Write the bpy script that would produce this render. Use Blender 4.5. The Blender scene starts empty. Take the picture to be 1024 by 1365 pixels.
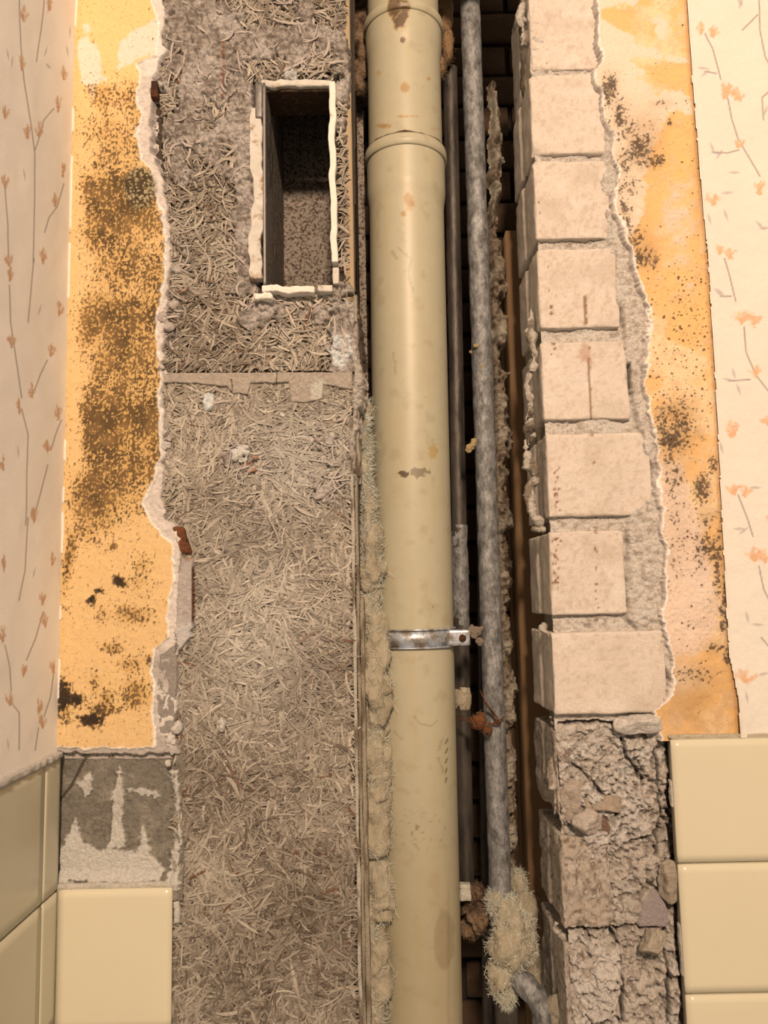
import bpy, math
import numpy as np
rng = np.random.default_rng(7)
C = bpy.context.scene.collection
# ------------------------------------------------------------------ camera
W, H, F = 1024.0, 1365.0, 1020.0
PITCH, ROLL = math.radians(6.2), math.radians(1.15)
CAM = np.array([0.0, -0.95, 0.0])
fw = np.array([0, math.cos(PITCH), math.sin(PITCH)])
r0 = np.array([1.0, 0, 0]); u0 = np.array([0, -math.sin(PITCH), math.cos(PITCH)])
rt = r0 * math.cos(ROLL) - u0 * math.sin(ROLL)
up = r0 * math.sin(ROLL) + u0 * math.cos(ROLL)
from mathutils import Matrix
cd = bpy.data.cameras.new('camera'); cam = bpy.data.objects.new('camera', cd); C.objects.link(cam)
M = Matrix(((rt[0], up[0], -fw[0], CAM[0]), (rt[1], up[1], -fw[1], CAM[1]), (rt[2], up[2], -fw[2], CAM[2]), (0, 0, 0, 1)))
cam.matrix_world = M
cd.sensor_fit = 'VERTICAL'; cd.sensor_height = 36.0; cd.lens = F / H * 36.0; cd.clip_start = 0.02
bpy.context.scene.camera = cam
# ------------------------------------------------------------------ light
LC = (1.0, 0.705, 0.475)
w = bpy.data.worlds.new('room_glow'); bpy.context.scene.world = w; w.use_nodes = True
w.node_tree.nodes['Background'].inputs[0].default_value = (1.0, 0.73, 0.50, 1)
w.node_tree.nodes['Background'].inputs[1].default_value = 0.40
def area(name, loc, target, size, power):
    l = bpy.data.lights.new(name, 'AREA'); l.shape = 'DISK'; l.size = size; l.energy = power; l.color = LC
    o = bpy.data.objects.new(name, l); C.objects.link(o); o.location = loc
    from mathutils import Vector
    o.rotation_euler = (Vector(target) - Vector(loc)).to_track_quat('-Z', 'Y').to_euler()
    return o
area('ceiling_lamp', (0.16, -2.75, 1.55), (0.0, 0, 0.0), 0.34, 128.0)
vs = bpy.context.scene.view_settings
vs.view_transform = 'Standard'; vs.look = 'None'; vs.gamma = 1; vs.use_curve_mapping = False; vs.exposure = 0.08
# ------------------------------------------------------------------ pixel <-> world
def P(u, v, Y):
    u = np.asarray(u, float); v = np.asarray(v, float)
    d = fw[:, None] * F + rt[:, None] * (u.ravel() - W / 2) - up[:, None] * (v.ravel() - H / 2)
    t = (Y - CAM[1]) / d[1]
    p = CAM[:, None] + d * t
    return p[:, 0] if u.ndim == 0 else p.T
def PX(u, v, X):
    d = fw * F + rt * (u - W / 2) - up * (v - H / 2)
    return CAM + d * ((X - CAM[0]) / d[0])
def proj(x, y, z):
    q = [np.asarray(x) - CAM[0], np.asarray(y) - CAM[1], np.asarray(z) - CAM[2]]
    a = q[0] * rt[0] + q[1] * rt[1] + q[2] * rt[2]; b = q[0] * up[0] + q[1] * up[1] + q[2] * up[2]
    c = q[0] * fw[0] + q[1] * fw[1] + q[2] * fw[2]
    return W / 2 + F * a / c, H / 2 - F * b / c
# ------------------------------------------------------------------ noise
def _h(ix, iy, iz, s):
    h = (ix.astype(np.int64) * 374761393 + iy.astype(np.int64) * 668265263 + iz.astype(np.int64) * 2147483647 + s * 974634777) & 0xffffffff
    h = ((h ^ (h >> 13)) * 1274126177) & 0xffffffff
    h = ((h ^ (h >> 15)) * 2246822519) & 0xffffffff
    return ((h ^ (h >> 14)) & 0xffff) / 65535.0
def vn(x, y, s):
    ix = np.floor(x); iy = np.floor(y); fx = x - ix; fy = y - iy
    fx = fx * fx * (3 - 2 * fx); fy = fy * fy * (3 - 2 * fy); z = np.zeros_like(ix)
    a = _h(ix, iy, z, s); b = _h(ix + 1, iy, z, s); c = _h(ix, iy + 1, z, s); d = _h(ix + 1, iy + 1, z, s)
    return (a + (b - a) * fx) * (1 - fy) + (c + (d - c) * fx) * fy
def fbm(x, y, f, o=4, s=0, g=0.5):
    r = 0; a = 1; t = 0
    x, y = np.asarray(x, float), np.asarray(y, float)
    for k in range(o):
        r = r + a * (vn(x * f + 17.3 * k, y * f - 9.1 * k, s + k) * 2 - 1); t += a; a *= g; f *= 2.03
    return r / t * 1.5
def fbm3(p, f, o=3, s=0):
    r = 0; a = 1; t = 0
    for k in range(o):
        q = p * f + 11.7 * k; i = np.floor(q); w_ = q - i; w_ = w_ * w_ * (3 - 2 * w_)
        v = 0
        for dx in (0, 1):
            for dy in (0, 1):
                for dz in (0, 1):
                    v = v + _h(i[:, 0] + dx, i[:, 1] + dy, i[:, 2] + dz, s + k) * (w_[:, 0] if dx else 1 - w_[:, 0]) * (w_[:, 1] if dy else 1 - w_[:, 1]) * (w_[:, 2] if dz else 1 - w_[:, 2])
        r = r + a * (v * 2 - 1); t += a; a *= .5; f *= 2.03
    return r / t * 1.5
def vor(x, y, f, s=0):
    x = x * f; y = y * f; ix = np.floor(x); iy = np.floor(y)
    f1 = np.full(x.shape, 9.0); f2 = f1.copy(); cid = np.zeros(x.shape); z = np.zeros_like(ix)
    for dx in (-1, 0, 1):
        for dy in (-1, 0, 1):
            a = ix + dx; b = iy + dy
            px = a + _h(a, b, z, s); py = b + _h(a, b, z + 1, s)
            d = np.hypot(px - x, py - y); c = _h(a, b, z + 2, s)
            m = d < f1; f2 = np.where(m, f1, np.minimum(f2, d)); cid = np.where(m, c, cid); f1 = np.where(m, d, f1)
    return f1, f2, cid
def ss(a, b, x):
    t = np.clip((x - a) / (b - a), 0, 1); return t * t * (3 - 2 * t)
def ip(v, pts):
    p = sorted((b, a) for a, b in pts); return np.interp(v, [q[0] for q in p], [q[1] for q in p])
def segd(U, V, a, b):
    dx, dy = b[0] - a[0], b[1] - a[1]; L = dx * dx + dy * dy + 1e-9
    t = np.clip(((U - a[0]) * dx + (V - a[1]) * dy) / L, 0, 1)
    return np.hypot(U - a[0] - t * dx, V - a[1] - t * dy)
def linedist(U, V, pts):
    d = 1e9
    for a, b in zip(pts[:-1], pts[1:]): d = np.minimum(d, segd(U, V, a, b))
    return d
def inpoly(U, V, pts):
    r = np.zeros(np.shape(U), bool); n = len(pts)
    for i in range(n):
        (x0, y0), (x1, y1) = pts[i], pts[(i + 1) % n]
        if y0 == y1: continue
        r ^= ((y0 > V) != (y1 > V)) & (U < (x1 - x0) * (V - y0) / (y1 - y0) + x0)
    return r
def sdp(U, V, pts):
    d = linedist(U, V, pts + [pts[0]]); return np.where(inpoly(U, V, pts), d, -d)
def blob(U, V, x, y, rx, ry, ang=0.0):
    c, s = math.cos(ang), math.sin(ang); a = (U - x) * c + (V - y) * s; b = -(U - x) * s + (V - y) * c
    return np.exp(-((a / rx) ** 2 + (b / ry) ** 2) * 0.9)
# ------------------------------------------------------------------ colour
ILL = np.array([1.20, 0.95, 0.64])
def A(r, g, b, k=1.0):            # albedo of a thing seen as r,g,b under the warm lamp
    c = np.array([r, g, b]) / 255.0; c = np.where(c < .04045, c / 12.92, ((c + .055) / 1.055) ** 2.4)
    return np.clip(c / ILL * k, 0.004, 0.9)
def mixc(col, c, m):
    m = np.clip(m, 0, 1)[..., None]; return col * (1 - m) + np.asarray(c) * m
# ------------------------------------------------------------------ materials
def nd(nt, t, **k):
    n = nt.nodes.new(t)
    for a, b in k.items():
        if hasattr(n, a): setattr(n, a, b)
    return n
def mat(name, col=None, rough=.8, var=.15, vscale=60, bumps=((300, .2, .002),), attr=False, metal=0.0, col2=None, m2=(30, .45, .6), stretch=(1, 1, 1), spec=.3, coat=0.0):
    m = bpy.data.materials.new(name); m.use_nodes = True; nt = m.node_tree; L = nt.links
    b = nt.nodes['Principled BSDF']; b.inputs['Roughness'].default_value = rough; b.inputs['Metallic'].default_value = metal
    b.inputs['Specular IOR Level'].default_value = spec; b.inputs['Coat Weight'].default_value = coat
    tc = nd(nt, 'ShaderNodeTexCoord'); mp = nd(nt, 'ShaderNodeMapping'); mp.inputs['Scale'].default_value = stretch
    L.new(tc.outputs['Object'], mp.inputs['Vector'])
    if attr:
        a = nd(nt, 'ShaderNodeAttribute'); a.attribute_name = 'Col'; base = a.outputs['Color']
    else:
        a = nd(nt, 'ShaderNodeRGB'); a.outputs[0].default_value = (*col, 1); base = a.outputs[0]
    if col2 is not None:
        n = nd(nt, 'ShaderNodeTexNoise'); n.inputs['Scale'].default_value = m2[0]; n.inputs['Detail'].default_value = 6; n.inputs['Roughness'].default_value = .65
        L.new(mp.outputs[0], n.inputs['Vector'])
        r = nd(nt, 'ShaderNodeMapRange'); r.inputs[1].default_value = m2[1]; r.inputs[2].default_value = m2[2]; L.new(n.outputs['Fac'], r.inputs[0])
        x = nd(nt, 'ShaderNodeMix', data_type='RGBA'); L.new(r.outputs[0], x.inputs[0]); L.new(base, x.inputs[6]); x.inputs[7].default_value = (*col2, 1); base = x.outputs[2]
    n = nd(nt, 'ShaderNodeTexNoise'); n.inputs['Scale'].default_value = vscale; n.inputs['Detail'].default_value = 8; n.inputs['Roughness'].default_value = .7
    L.new(mp.outputs[0], n.inputs['Vector'])
    r = nd(nt, 'ShaderNodeMapRange'); r.inputs[1].default_value = .3; r.inputs[2].default_value = .7; r.inputs[3].default_value = 1 - var; r.inputs[4].default_value = 1 + var
    L.new(n.outputs['Fac'], r.inputs[0])
    v = nd(nt, 'ShaderNodeVectorMath', operation='SCALE'); L.new(base, v.inputs[0]); L.new(r.outputs[0], v.inputs['Scale'])
    L.new(v.outputs[0], b.inputs['Base Color'])
    prev = None
    for (sc, st, di) in bumps:
        n = nd(nt, 'ShaderNodeTexNoise'); n.inputs['Scale'].default_value = sc; n.inputs['Detail'].default_value = 5; n.inputs['Roughness'].default_value = .65
        L.new(mp.outputs[0], n.inputs['Vector'])
        q = nd(nt, 'ShaderNodeBump'); q.inputs['Strength'].default_value = st; q.inputs['Distance'].default_value = di
        L.new(n.outputs['Fac'], q.inputs['Height'])
        if prev: L.new(prev.outputs[0], q.inputs['Normal'])
        prev = q
    if prev: L.new(prev.outputs[0], b.inputs['Normal'])
    return m
M_plaster = mat('painted_plaster', attr=True, rough=.85, var=.1, vscale=300, bumps=((900, .5, .0015), (150, .3, .003)))
M_rubble = mat('rough_mortar', attr=True, rough=.95, var=.18, vscale=260, bumps=((420, .8, .005), (1200, .6, .002)))
M_brick = mat('sand_lime_brick', attr=True, rough=.9, var=.1, vscale=350, bumps=((1100, .6, .0018), (200, .35, .003)))
M_paper = mat('linen_wallpaper', attr=True, rough=.8, var=.05, vscale=260, bumps=((520, .45, .0012),), stretch=(1, 1, 2.6))
M_fibre = mat('wood_wool', attr=True, rough=.85, var=.2, vscale=500, bumps=((900, .3, .001),))
M_tile = mat('cream_glaze', A(212, 189, 143), rough=.22, var=.02, vscale=8, bumps=((6, .04, .01),), spec=.35)
M_grout = mat('grout', A(170, 150, 112), rough=.9)
M_pvc = mat('beige_plastic', attr=True, rough=.42, var=.04, vscale=40, bumps=((30, .05, .004),), spec=.35)
M_steel = mat('galvanised_steel', A(96, 88, 74), rough=.55, var=.42, vscale=220, bumps=((320, .6, .002),), metal=.3, col2=A(164, 152, 132), m2=(95, .36, .72), stretch=(1, 1, .55))
M_dsteel = mat('dull_steel', A(82, 70, 55), rough=.5, var=.35, vscale=90, bumps=((250, .4, .0015),), metal=.45, col2=A(50, 42, 33), m2=(40, .45, .65), stretch=(1, 1, .25))
M_strap = mat('zinc_strap', A(190, 182, 165), rough=.4, var=.3, vscale=90, bumps=((90, .3, .002),), metal=.5, col2=A(135, 115, 90), m2=(60, .45, .6))
M_rust = mat('rust', A(110, 62, 32), rough=.9, var=.5, vscale=260, bumps=((300, .8, .003),), col2=A(60, 34, 20))
M_crust = mat('rust_crust', A(120, 92, 62), rough=.95, var=.5, vscale=260, bumps=((300, .8, .003),), col2=A(60, 40, 25))
M_wool = mat('mineral_wool', A(178, 155, 116), rough=.95, var=.25, vscale=160, bumps=((320, .9, .004),), col2=A(130, 110, 75), m2=(40, .5, .75), stretch=(1, 1, .5))
M_woolf = mat('wool_fibre', A(200, 186, 150), rough=.9, var=.2, bumps=())
M_rearb = mat('shade_toned_red_brick', A(66, 46, 28), rough=.95, var=.3, vscale=80, bumps=((200, .4, .003),))  # red brick darkened in colour to carry the shade deep in the shaft
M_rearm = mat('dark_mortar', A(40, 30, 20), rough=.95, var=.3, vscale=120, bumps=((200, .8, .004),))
M_brown = mat('brown_panel_paint', A(134, 98, 60), rough=.75, var=.12, vscale=14, bumps=((60, .2, .002),), stretch=(1, 1, .3))
M_flue = mat('mouldy_liner', A(140, 120, 95), rough=.9, var=.15, vscale=50, bumps=((300, .5, .002),), col2=A(66, 50, 34), m2=(240, .46, .60))
M_soot = mat('soot', A(70, 48, 30), rough=.95, var=.4, vscale=200, bumps=((250, .8, .003),), col2=A(110, 80, 52), m2=(120, .55, .65))
M_white = mat('flaking_white_paint', A(232, 208, 172), rough=.75, var=.06, bumps=((160, .5, .003),), col2=A(165, 105, 55), m2=(42, .64, .70))
M_oldw = mat('worn_frame_paint', A(205, 185, 152), rough=.8, var=.15, vscale=90, bumps=((160, .6, .003),), col2=A(150, 105, 62), m2=(50, .55, .66))
M_wood = mat('bare_wood', A(172, 140, 98), rough=.8, var=.14, vscale=60, bumps=((200, .3, .002),), stretch=(1, 1, .12))
M_metal = mat('grey_frame_metal', A(120, 106, 88), rough=.45, var=.2, metal=.4, bumps=((200, .3, .001),))
# ------------------------------------------------------------------ object helpers
def tag(o, label=None, cat=None, group=None, kind=None):
    if label: o['label'] = label
    if cat: o['category'] = cat
    if group: o['group'] = group
    if kind: o['kind'] = kind
    return o
def empty(name, loc, **k):
    o = bpy.data.objects.new(name, None); o.location = loc; C.objects.link(o); o.empty_display_size = .02
    bpy.context.view_layer.update(); return tag(o, **k)
def put(name, me, m, parent=None, smooth=True, **k):
    me.materials.append(m)
    if smooth: me.polygons.foreach_set('use_smooth', np.ones(len(me.polygons), bool))
    o = bpy.data.objects.new(name, me); C.objects.link(o)
    if parent is not None:
        o.parent = parent; o.matrix_parent_inverse = parent.matrix_world.inverted()
    return tag(o, **k)
def npmesh(name, v, q, m, parent=None, col=None, smooth=True, **k):
    v = np.asarray(v, np.float32); q = np.asarray(q, np.int32); n = q.shape[1]
    me = bpy.data.meshes.new(name); me.vertices.add(len(v)); me.vertices.foreach_set('co', v.ravel())
    me.loops.add(q.size); me.loops.foreach_set('vertex_index', q.ravel())
    me.polygons.add(len(q)); me.polygons.foreach_set('loop_start', np.arange(0, q.size, n, dtype=np.int32))
    try: me.polygons.foreach_set('loop_total', np.full(len(q), n, np.int32))
    except Exception: pass
    me.update(calc_edges=True)
    if col is not None:
        a = me.color_attributes.new('Col', 'FLOAT_COLOR', 'POINT'); c = np.ones((len(v), 4), np.float32); c[:, :3] = col
        a.data.foreach_set('color', c.ravel())
    return put(name, me, m, parent, smooth, **k)
def gridq(nx, nz):
    i = np.arange(nx * nz).reshape(nz, nx)
    return np.stack([i[:-1, :-1], i[:-1, 1:], i[1:, 1:], i[1:, :-1]], -1)
def hfield(name, ub, vb, yb, step, fn, m, parent=None, **k):
    cs = np.array([P(a, b, yb) for a in ub for b in vb])
    xs = np.arange(cs[:, 0].min(), cs[:, 0].max() + step, step); zs = np.arange(cs[:, 2].min(), cs[:, 2].max() + step, step)
    X, Z = np.meshgrid(xs, zs); U, V = proj(X, np.full_like(X, yb), Z)
    Y, col, keep = fn(X, Z, U, V)
    q = gridq(len(xs), len(zs)); kk = keep[:-1, :-1] & keep[:-1, 1:] & keep[1:, :-1] & keep[1:, 1:]
    q = q[kk]; used = np.unique(q); rm = np.zeros(X.size, np.int64); rm[used] = np.arange(len(used))
    v = np.stack([X.ravel(), Y.ravel(), Z.ravel()], 1)[used]
    return npmesh(name, v, rm[q], m, parent, np.clip(col.reshape(-1, 3)[used], 0.003, .92), **k)
def boxgrid(x0, x1, y0, y1, z0, z1, nx, ny, nz, faces='xXyzZY'):
    def lin(a, b, n):
        s = np.linspace(0, 1, n + 1); s = .55 * s + .45 * (.5 - .5 * np.cos(np.pi * s)); return a + (b - a) * s
    gx, gy, gz = lin(x0, x1, nx), lin(y0, y1, ny), lin(z0, z1, nz); vs_, qs = [], []; off = 0
    def add(Aa, Bb, f, flip):
        nonlocal off
        a, b = np.meshgrid(Aa, Bb); v = f(a.ravel(), b.ravel()); q = gridq(len(Aa), len(Bb)).reshape(-1, 4)
        if flip: q = q[:, ::-1]
        vs_.append(v); qs.append(q + off); off += len(v)
    o = np.ones
    if 'y' in faces: add(gx, gz, lambda a, b: np.stack([a, o(a.size) * y0, b], 1), False)
    if 'Y' in faces: add(gx, gz, lambda a, b: np.stack([a, o(a.size) * y1, b], 1), True)
    if 'x' in faces: add(gy, gz, lambda a, b: np.stack([o(a.size) * x0, a, b], 1), True)
    if 'X' in faces: add(gy, gz, lambda a, b: np.stack([o(a.size) * x1, a, b], 1), False)
    if 'z' in faces: add(gx, gy, lambda a, b: np.stack([a, b, o(a.size) * z0], 1), True)
    if 'Z' in faces: add(gx, gy, lambda a, b: np.stack([a, b, o(a.size) * z1], 1), False)
    v = np.concatenate(vs_); q = np.concatenate(qs)
    _, idx, inv = np.unique(np.round(v * 1e6).astype(np.int64), axis=0, return_index=True, return_inverse=True)
    return v[idx], inv.reshape(-1)[q]
def rbox(name, x0, x1, y0, y1, z0, z1, n=(4, 2, 4), r=.002, amp=0.0, nf=60, seed=0, m=None, parent=None, colfn=None, warp=None, rn=0.0, smooth=True, **k):
    v, q = boxgrid(x0, x1, y0, y1, z0, z1, *n)
    c = np.array([(x0 + x1) / 2, (y0 + y1) / 2, (z0 + z1) / 2]); hlf = np.array([x1 - x0, y1 - y0, z1 - z0]) / 2
    p = v - c; rr = r * (1 + rn * fbm3(v, nf * .5, 2, seed + 5)); rr = np.clip(rr, 1e-5, hlf.min() * .95)[:, None]
    inner = np.clip(p, -(hlf - rr), hlf - rr); d = p - inner; L = np.linalg.norm(d, axis=1, keepdims=True)
    nrm = d / np.maximum(L, 1e-9); v = c + inner + nrm * rr
    if amp: v = v + nrm * (fbm3(v, nf, 4, seed) * amp)[:, None]
    if warp: v = warp(v)
    col = None
    if colfn:
        U, V = proj(v[:, 0], v[:, 1], v[:, 2]); col = np.clip(colfn(v, U, V), .003, .92)
    return npmesh(name, v, q, m, parent, col, smooth, **k)
def tube(name, pts, rad, n, m, parent=None, colfn=None, amp=0, nf=60, seed=0, caps=True, **k):
    pts = np.asarray(pts, float); rad = np.broadcast_to(np.asarray(rad, float), (len(pts),))
    T = np.gradient(pts, axis=0); T /= np.linalg.norm(T, axis=1, keepdims=True)
    ref = np.array([0, 1.0, 0]) if abs(T[0] @ [0, 1, 0]) < .9 else np.array([1.0, 0, 0]); rings = []
    for p, t, r in zip(pts, T, rad):
        ref = ref - t * (ref @ t); ref /= np.linalg.norm(ref); b = np.cross(t, ref); a = np.linspace(0, 2 * np.pi, n, endpoint=False)
        rings.append(p + r * (np.cos(a)[:, None] * ref + np.sin(a)[:, None] * b))
    v = np.concatenate(rings); K = len(pts)
    if amp:
        cen = np.repeat(pts, n, 0); d = v - cen; d /= np.linalg.norm(d, axis=1, keepdims=True) + 1e-9
        v = v + d * (fbm3(v, nf, 4, seed) * amp)[:, None]
    i = np.arange(K * n).reshape(K, n); j = np.roll(i, -1, 1)
    q = np.stack([i[:-1], j[:-1], j[1:], i[1:]], -1).reshape(-1, 4)
    if caps:
        v = np.concatenate([v, pts[:1], pts[-1:]]); a, b = K * n, K * n + 1
        c0 = np.stack([j[0], i[0], np.full(n, a), np.full(n, a)], 1); c1 = np.stack([i[-1], j[-1], np.full(n, b), np.full(n, b)], 1)
        # caps as degenerate-free triangles: use separate quads pairing
        c0 = np.stack([np.full(n // 2, a), i[0][2::2].tolist() + [i[0][0]], i[0][1::2], i[0][0::2]], 1) if n % 2 == 0 else c0
        c1 = np.stack([np.full(n // 2, b), i[-1][0::2], i[-1][1::2], i[-1][2::2].tolist() + [i[-1][0]]], 1) if n % 2 == 0 else c1
        q = np.concatenate([q, c0, c1])
    col = None
    if colfn:
        U, V = proj(v[:, 0], v[:, 1], v[:, 2]); col = np.clip(colfn(v, U, V), .003, .92)
    return npmesh(name, v, q, m, parent, col, **k)
def lump(blobs, seed, amp=.3, nf=90, nu=28, nv=18, facet=0):     # blobs: (center, radii) displaced ellipsoids -> verts, quads
    vs_, qs, off = [], [], 0
    for (c, r) in blobs:
        a = np.linspace(0, 2 * np.pi, nu, endpoint=False); b = np.linspace(.02, np.pi - .02, nv)
        aa, bb = np.meshgrid(a, b); d = np.stack([np.sin(bb) * np.cos(aa), np.sin(bb) * np.sin(aa), np.cos(bb)], -1).reshape(-1, 3)
        if facet:
            gg = np.random.default_rng(seed * 31 + len(vs_)); pn = gg.normal(0, 1, (facet, 3)); pn /= np.linalg.norm(pn, axis=1, keepdims=True); pn = np.concatenate([pn, -pn])
            hs = gg.uniform(.6, .95, len(pn)); dt = d @ pn.T; rad = np.where(dt > .05, hs / np.maximum(dt, .05), 9).min(1); dd_ = d * np.minimum(rad, 1.15)[:, None]
        else: dd_ = d
        p = np.asarray(c) + dd_ * np.asarray(r); p = p + d * (fbm3(p, nf, 4, seed) * amp * min(r))[:, None]
        i = np.arange(nu * nv).reshape(nv, nu); j = np.roll(i, -1, 1)
        q = np.stack([i[1:], j[1:], j[:-1], i[:-1]], -1).reshape(-1, 4); vs_.append(p); qs.append(q + off); off += len(p)
    return np.concatenate(vs_), np.concatenate(qs)
def ribbons(c, d, nrm, L, w_, K, curl, seed, bend=0.3):  # generic strands: centre, direction, normal (Nx3), length, width
    g = np.random.default_rng(seed); N = len(c); s = np.linspace(-.5, .5, K); b = np.cross(nrm, d)
    kap = g.normal(0, curl, N); verts = np.empty((N, K, 2, 3)); tw = g.normal(0, .35, N); tw2 = g.normal(0, .8, N); tl = g.normal(0, .05, N); kb = np.abs(g.normal(0, bend, N))
    for k in range(K):
        t = s[k]; th = kap * t
        p = c + d * (L * t * np.cos(th * .5))[:, None] + b * (L * t * np.sin(th * .5))[:, None] + nrm * (L * (tl * t - kb * t * t * .25))[:, None]
        dd = d * np.cos(th)[:, None] + b * np.sin(th)[:, None]; side = np.cross(nrm, dd); a = tw + tw2 * t
        sv = side * np.cos(a)[:, None] + nrm * np.sin(a)[:, None]; ww = (w_ * (1 - (2 * abs(t)) ** 4 * .6) * .5)[:, None]
        verts[:, k, 0] = p - sv * ww; verts[:, k, 1] = p + sv * ww
    base = (np.arange(N) * K * 2)[:, None, None]; kk = (np.arange(K - 1) * 2)[None, :, None]
    q = base + kk + np.array([0, 2, 3, 1])[None, None, :]
    return verts.reshape(-1, 3), q.reshape(-1, 4)
def fuzz(name, surf, N, L, w_, parent, m, seed):
    g = np.random.default_rng(seed); idx = g.integers(0, len(surf), N); c = surf[idx] + g.normal(0, .0012, (N, 3))
    d = g.normal(0, 1, (N, 3)) * np.array([1, .8, 1.4]); d /= np.linalg.norm(d, axis=1, keepdims=True)
    nr = g.normal(0, .4, (N, 3)) + np.array([0, -1, 0]); nr -= d * (nr * d).sum(1)[:, None]; nr /= np.linalg.norm(nr, axis=1, keepdims=True)
    v, q = ribbons(c, d, nr, g.uniform(.5, 1.3, N) * L, np.full(N, w_), 6, 2.2, seed, .6)
    return npmesh(name, v, q, m, parent, kind='stuff')

# ================================================================== WALL, LEFT SIDE (wallpaper, narrow tiles)
XL = P(80, 820, 0.0)[0]
def flower(U, V, col, x, y, s, sx=1.0, seed=0):
    g = np.random.default_rng(int(x * 7 + y * 13 + seed)); n = fbm(U / sx, V, .35, 3, 5)
    for k in range(6):
        a = g.uniform(-2.8, -.3) if k else -1.6; L = s * g.uniform(.5, 1.05)
        d = segd((U - x) / sx, V - y, (0, s * .2), (math.cos(a) * L, math.sin(a) * L * .9 + s * .1))
        col = mixc(col, A(218, 158, 106) if k % 2 else A(226, 176, 124), ss(s * .30, s * .10, d + n * s * .18) * .62)
    return col
def stroke(U, V, col, pts, w_, c, a=.75, sx=1.0):
    return mixc(col, c, ss(w_, w_ * .35, linedist(U / sx, V, [(p[0] / sx, p[1]) for p in pts])) * a)
def leaf(U, V, col, x, y, ang, s, sx=1.0):
    e = (x + math.cos(ang) * s * sx, y + math.sin(ang) * s); d = segd(U / sx, V, (x / sx, y), (e[0] / sx, e[1]))
    t = np.clip(np.hypot((U - x) / sx, V - y) / s, 0, 1); return mixc(col, A(170, 146, 130), ss(s * .2, s * .08, d + abs(t - .5) * s * .22) * .6)
STEM = A(150, 125, 108)
a0 = PX(-25, 400, XL)[1]; z_top = P(90, -30, 0)[2] + .03; z_bot = P(70, 1395, 0)[2] - .05
zt_l = P(75, 1009, 0)[2]
def side_paper():
    ys = np.arange(a0, .0005, .0011); zs = np.arange(zt_l, z_top, .0012)
    Yy, Zz = np.meshgrid(ys, zs); U, V = proj(np.full_like(Yy, XL), Yy, Zz)
    col = np.ones(U.shape + (3,)) * A(250, 230, 198, 1.2)
    col *= (1 + .03 * fbm(Yy, Zz, 25, 3, 3))[..., None]
    st = [[(24, -5), (26, 60), (30, 105), (40, 170), (45, 205), (44, 290), (43, 350)], [(58, 0), (54, 40), (47, 82)], [(5, 248), (9, 300), (10, 345)], [(45, 200), (52, 180), (57, 160), (70, 145)],
          [(58, 310), (64, 290), (75, 275), (84, 245)], [(44, 345), (40, 390), (36, 430)], [(11, 380), (13, 430), (20, 480), (28, 530)], [(28, 545), (36, 580), (34, 640), (33, 700)], [(62, 480), (52, 500), (45, 520)],
          [(80, 560), (72, 580), (66, 600)], [(62, 620), (52, 660), (43, 690)], [(36, 690), (32, 760), (24, 800)], [(56, 815), (46, 850), (34, 880)], [(5, 860), (12, 890), (14, 920)], [(12, 935), (24, 950), (24, 1000)], [(70, 900), (66, 930), (58, 955)], [(50, 970), (46, 1000)]]
    for s in st: col = stroke(U, V, col, s, 1.3, STEM, .7)
    for i, (x, y) in enumerate([(30, 22), (64, 10), (5, 152), (27, 88), (84, 100), (76, 143), (50, 176), (35, 180), (83, 230), (5, 245), (72, 270), (10, 350), (12, 368), (56, 345), (78, 415), (14, 457), (67, 470), (42, 525), (25, 545), (76, 553), (62, 597), (3, 622), (44, 690), (4, 755), (68, 748), (58, 830), (55, 800), (30, 895), (2, 850), (70, 893), (12, 935), (55, 965), (50, 945)]):
        col = flower(U, V, col, x, y, 15, .42, i)
    for (x, y, a) in [(10, 80, -1.9), (14, 90, -1.4), (58, 75, -.9), (60, 85, .4), (92, 50, -1.5), (90, 75, -1.9), (32, 240, -1.9), (50, 420, -1), (88, 420, .5), (24, 610, -1.8), (84, 630, .2), (42, 770, -1), (10, 1000, -1.8)]:
        col = leaf(U, V, col, x, y, a, 16, .45)
    Xp = np.full_like(Yy, XL) + .0012 + .0006 * fbm(Yy, Zz, 18, 3, 4) + .0022 * ss(-.006, 0.0, Yy) * (fbm(Yy, Zz, 30, 2, 8) > 0.1)
    v = np.stack([Xp.ravel(), Yy.ravel(), Zz.ravel()], 1)
    return v, gridq(len(ys), len(zs)).reshape(-1, 4), np.clip(col.reshape(-1, 3), 0, .9)
wl = rbox('wall_left', XL - .06, XL, a0 - .02, .06, z_bot, z_top, (2, 4, 8), .0005, m=M_grout, kind='structure')
v, q, c = side_paper()
npmesh('wallpaper', v, q, M_paper, wl, c, label='faded floral wallpaper on the left side wall')
# side tiles: narrow cut strip by the corner, then full tiles
gy = -.043
rows_l = [(zt_l + .0, zt_l - .148), (zt_l - .151, zt_l - .300), (zt_l - .303, zt_l - .452)]
zr = P(68, 1186, 0)[2]
rows_l = [(zt_l, zr + .0012), (zr - .0012, zr - .149), (zr - .1515, zr - .30)]
for (zb1, zb0) in rows_l:
    rbox('tile', XL, XL + .0065, gy + .001, -.001, zb0, zb1, (2, 6, 8), .0014, m=M_tile, parent=wl)
    rbox('tile', XL, XL + .0065, gy - .149, gy - .001, zb0, zb1, (2, 8, 8), .0014, m=M_tile, parent=wl)
rbox('plaster_ledge', XL, XL + .009, a0, .0, zt_l - .001, zt_l + .007, (3, 60, 3), .002, .0016, 120, 3, m=M_rubble, parent=wl, colfn=lambda v, U, V: np.ones((len(v), 3)) * A(222, 200, 168))

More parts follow.
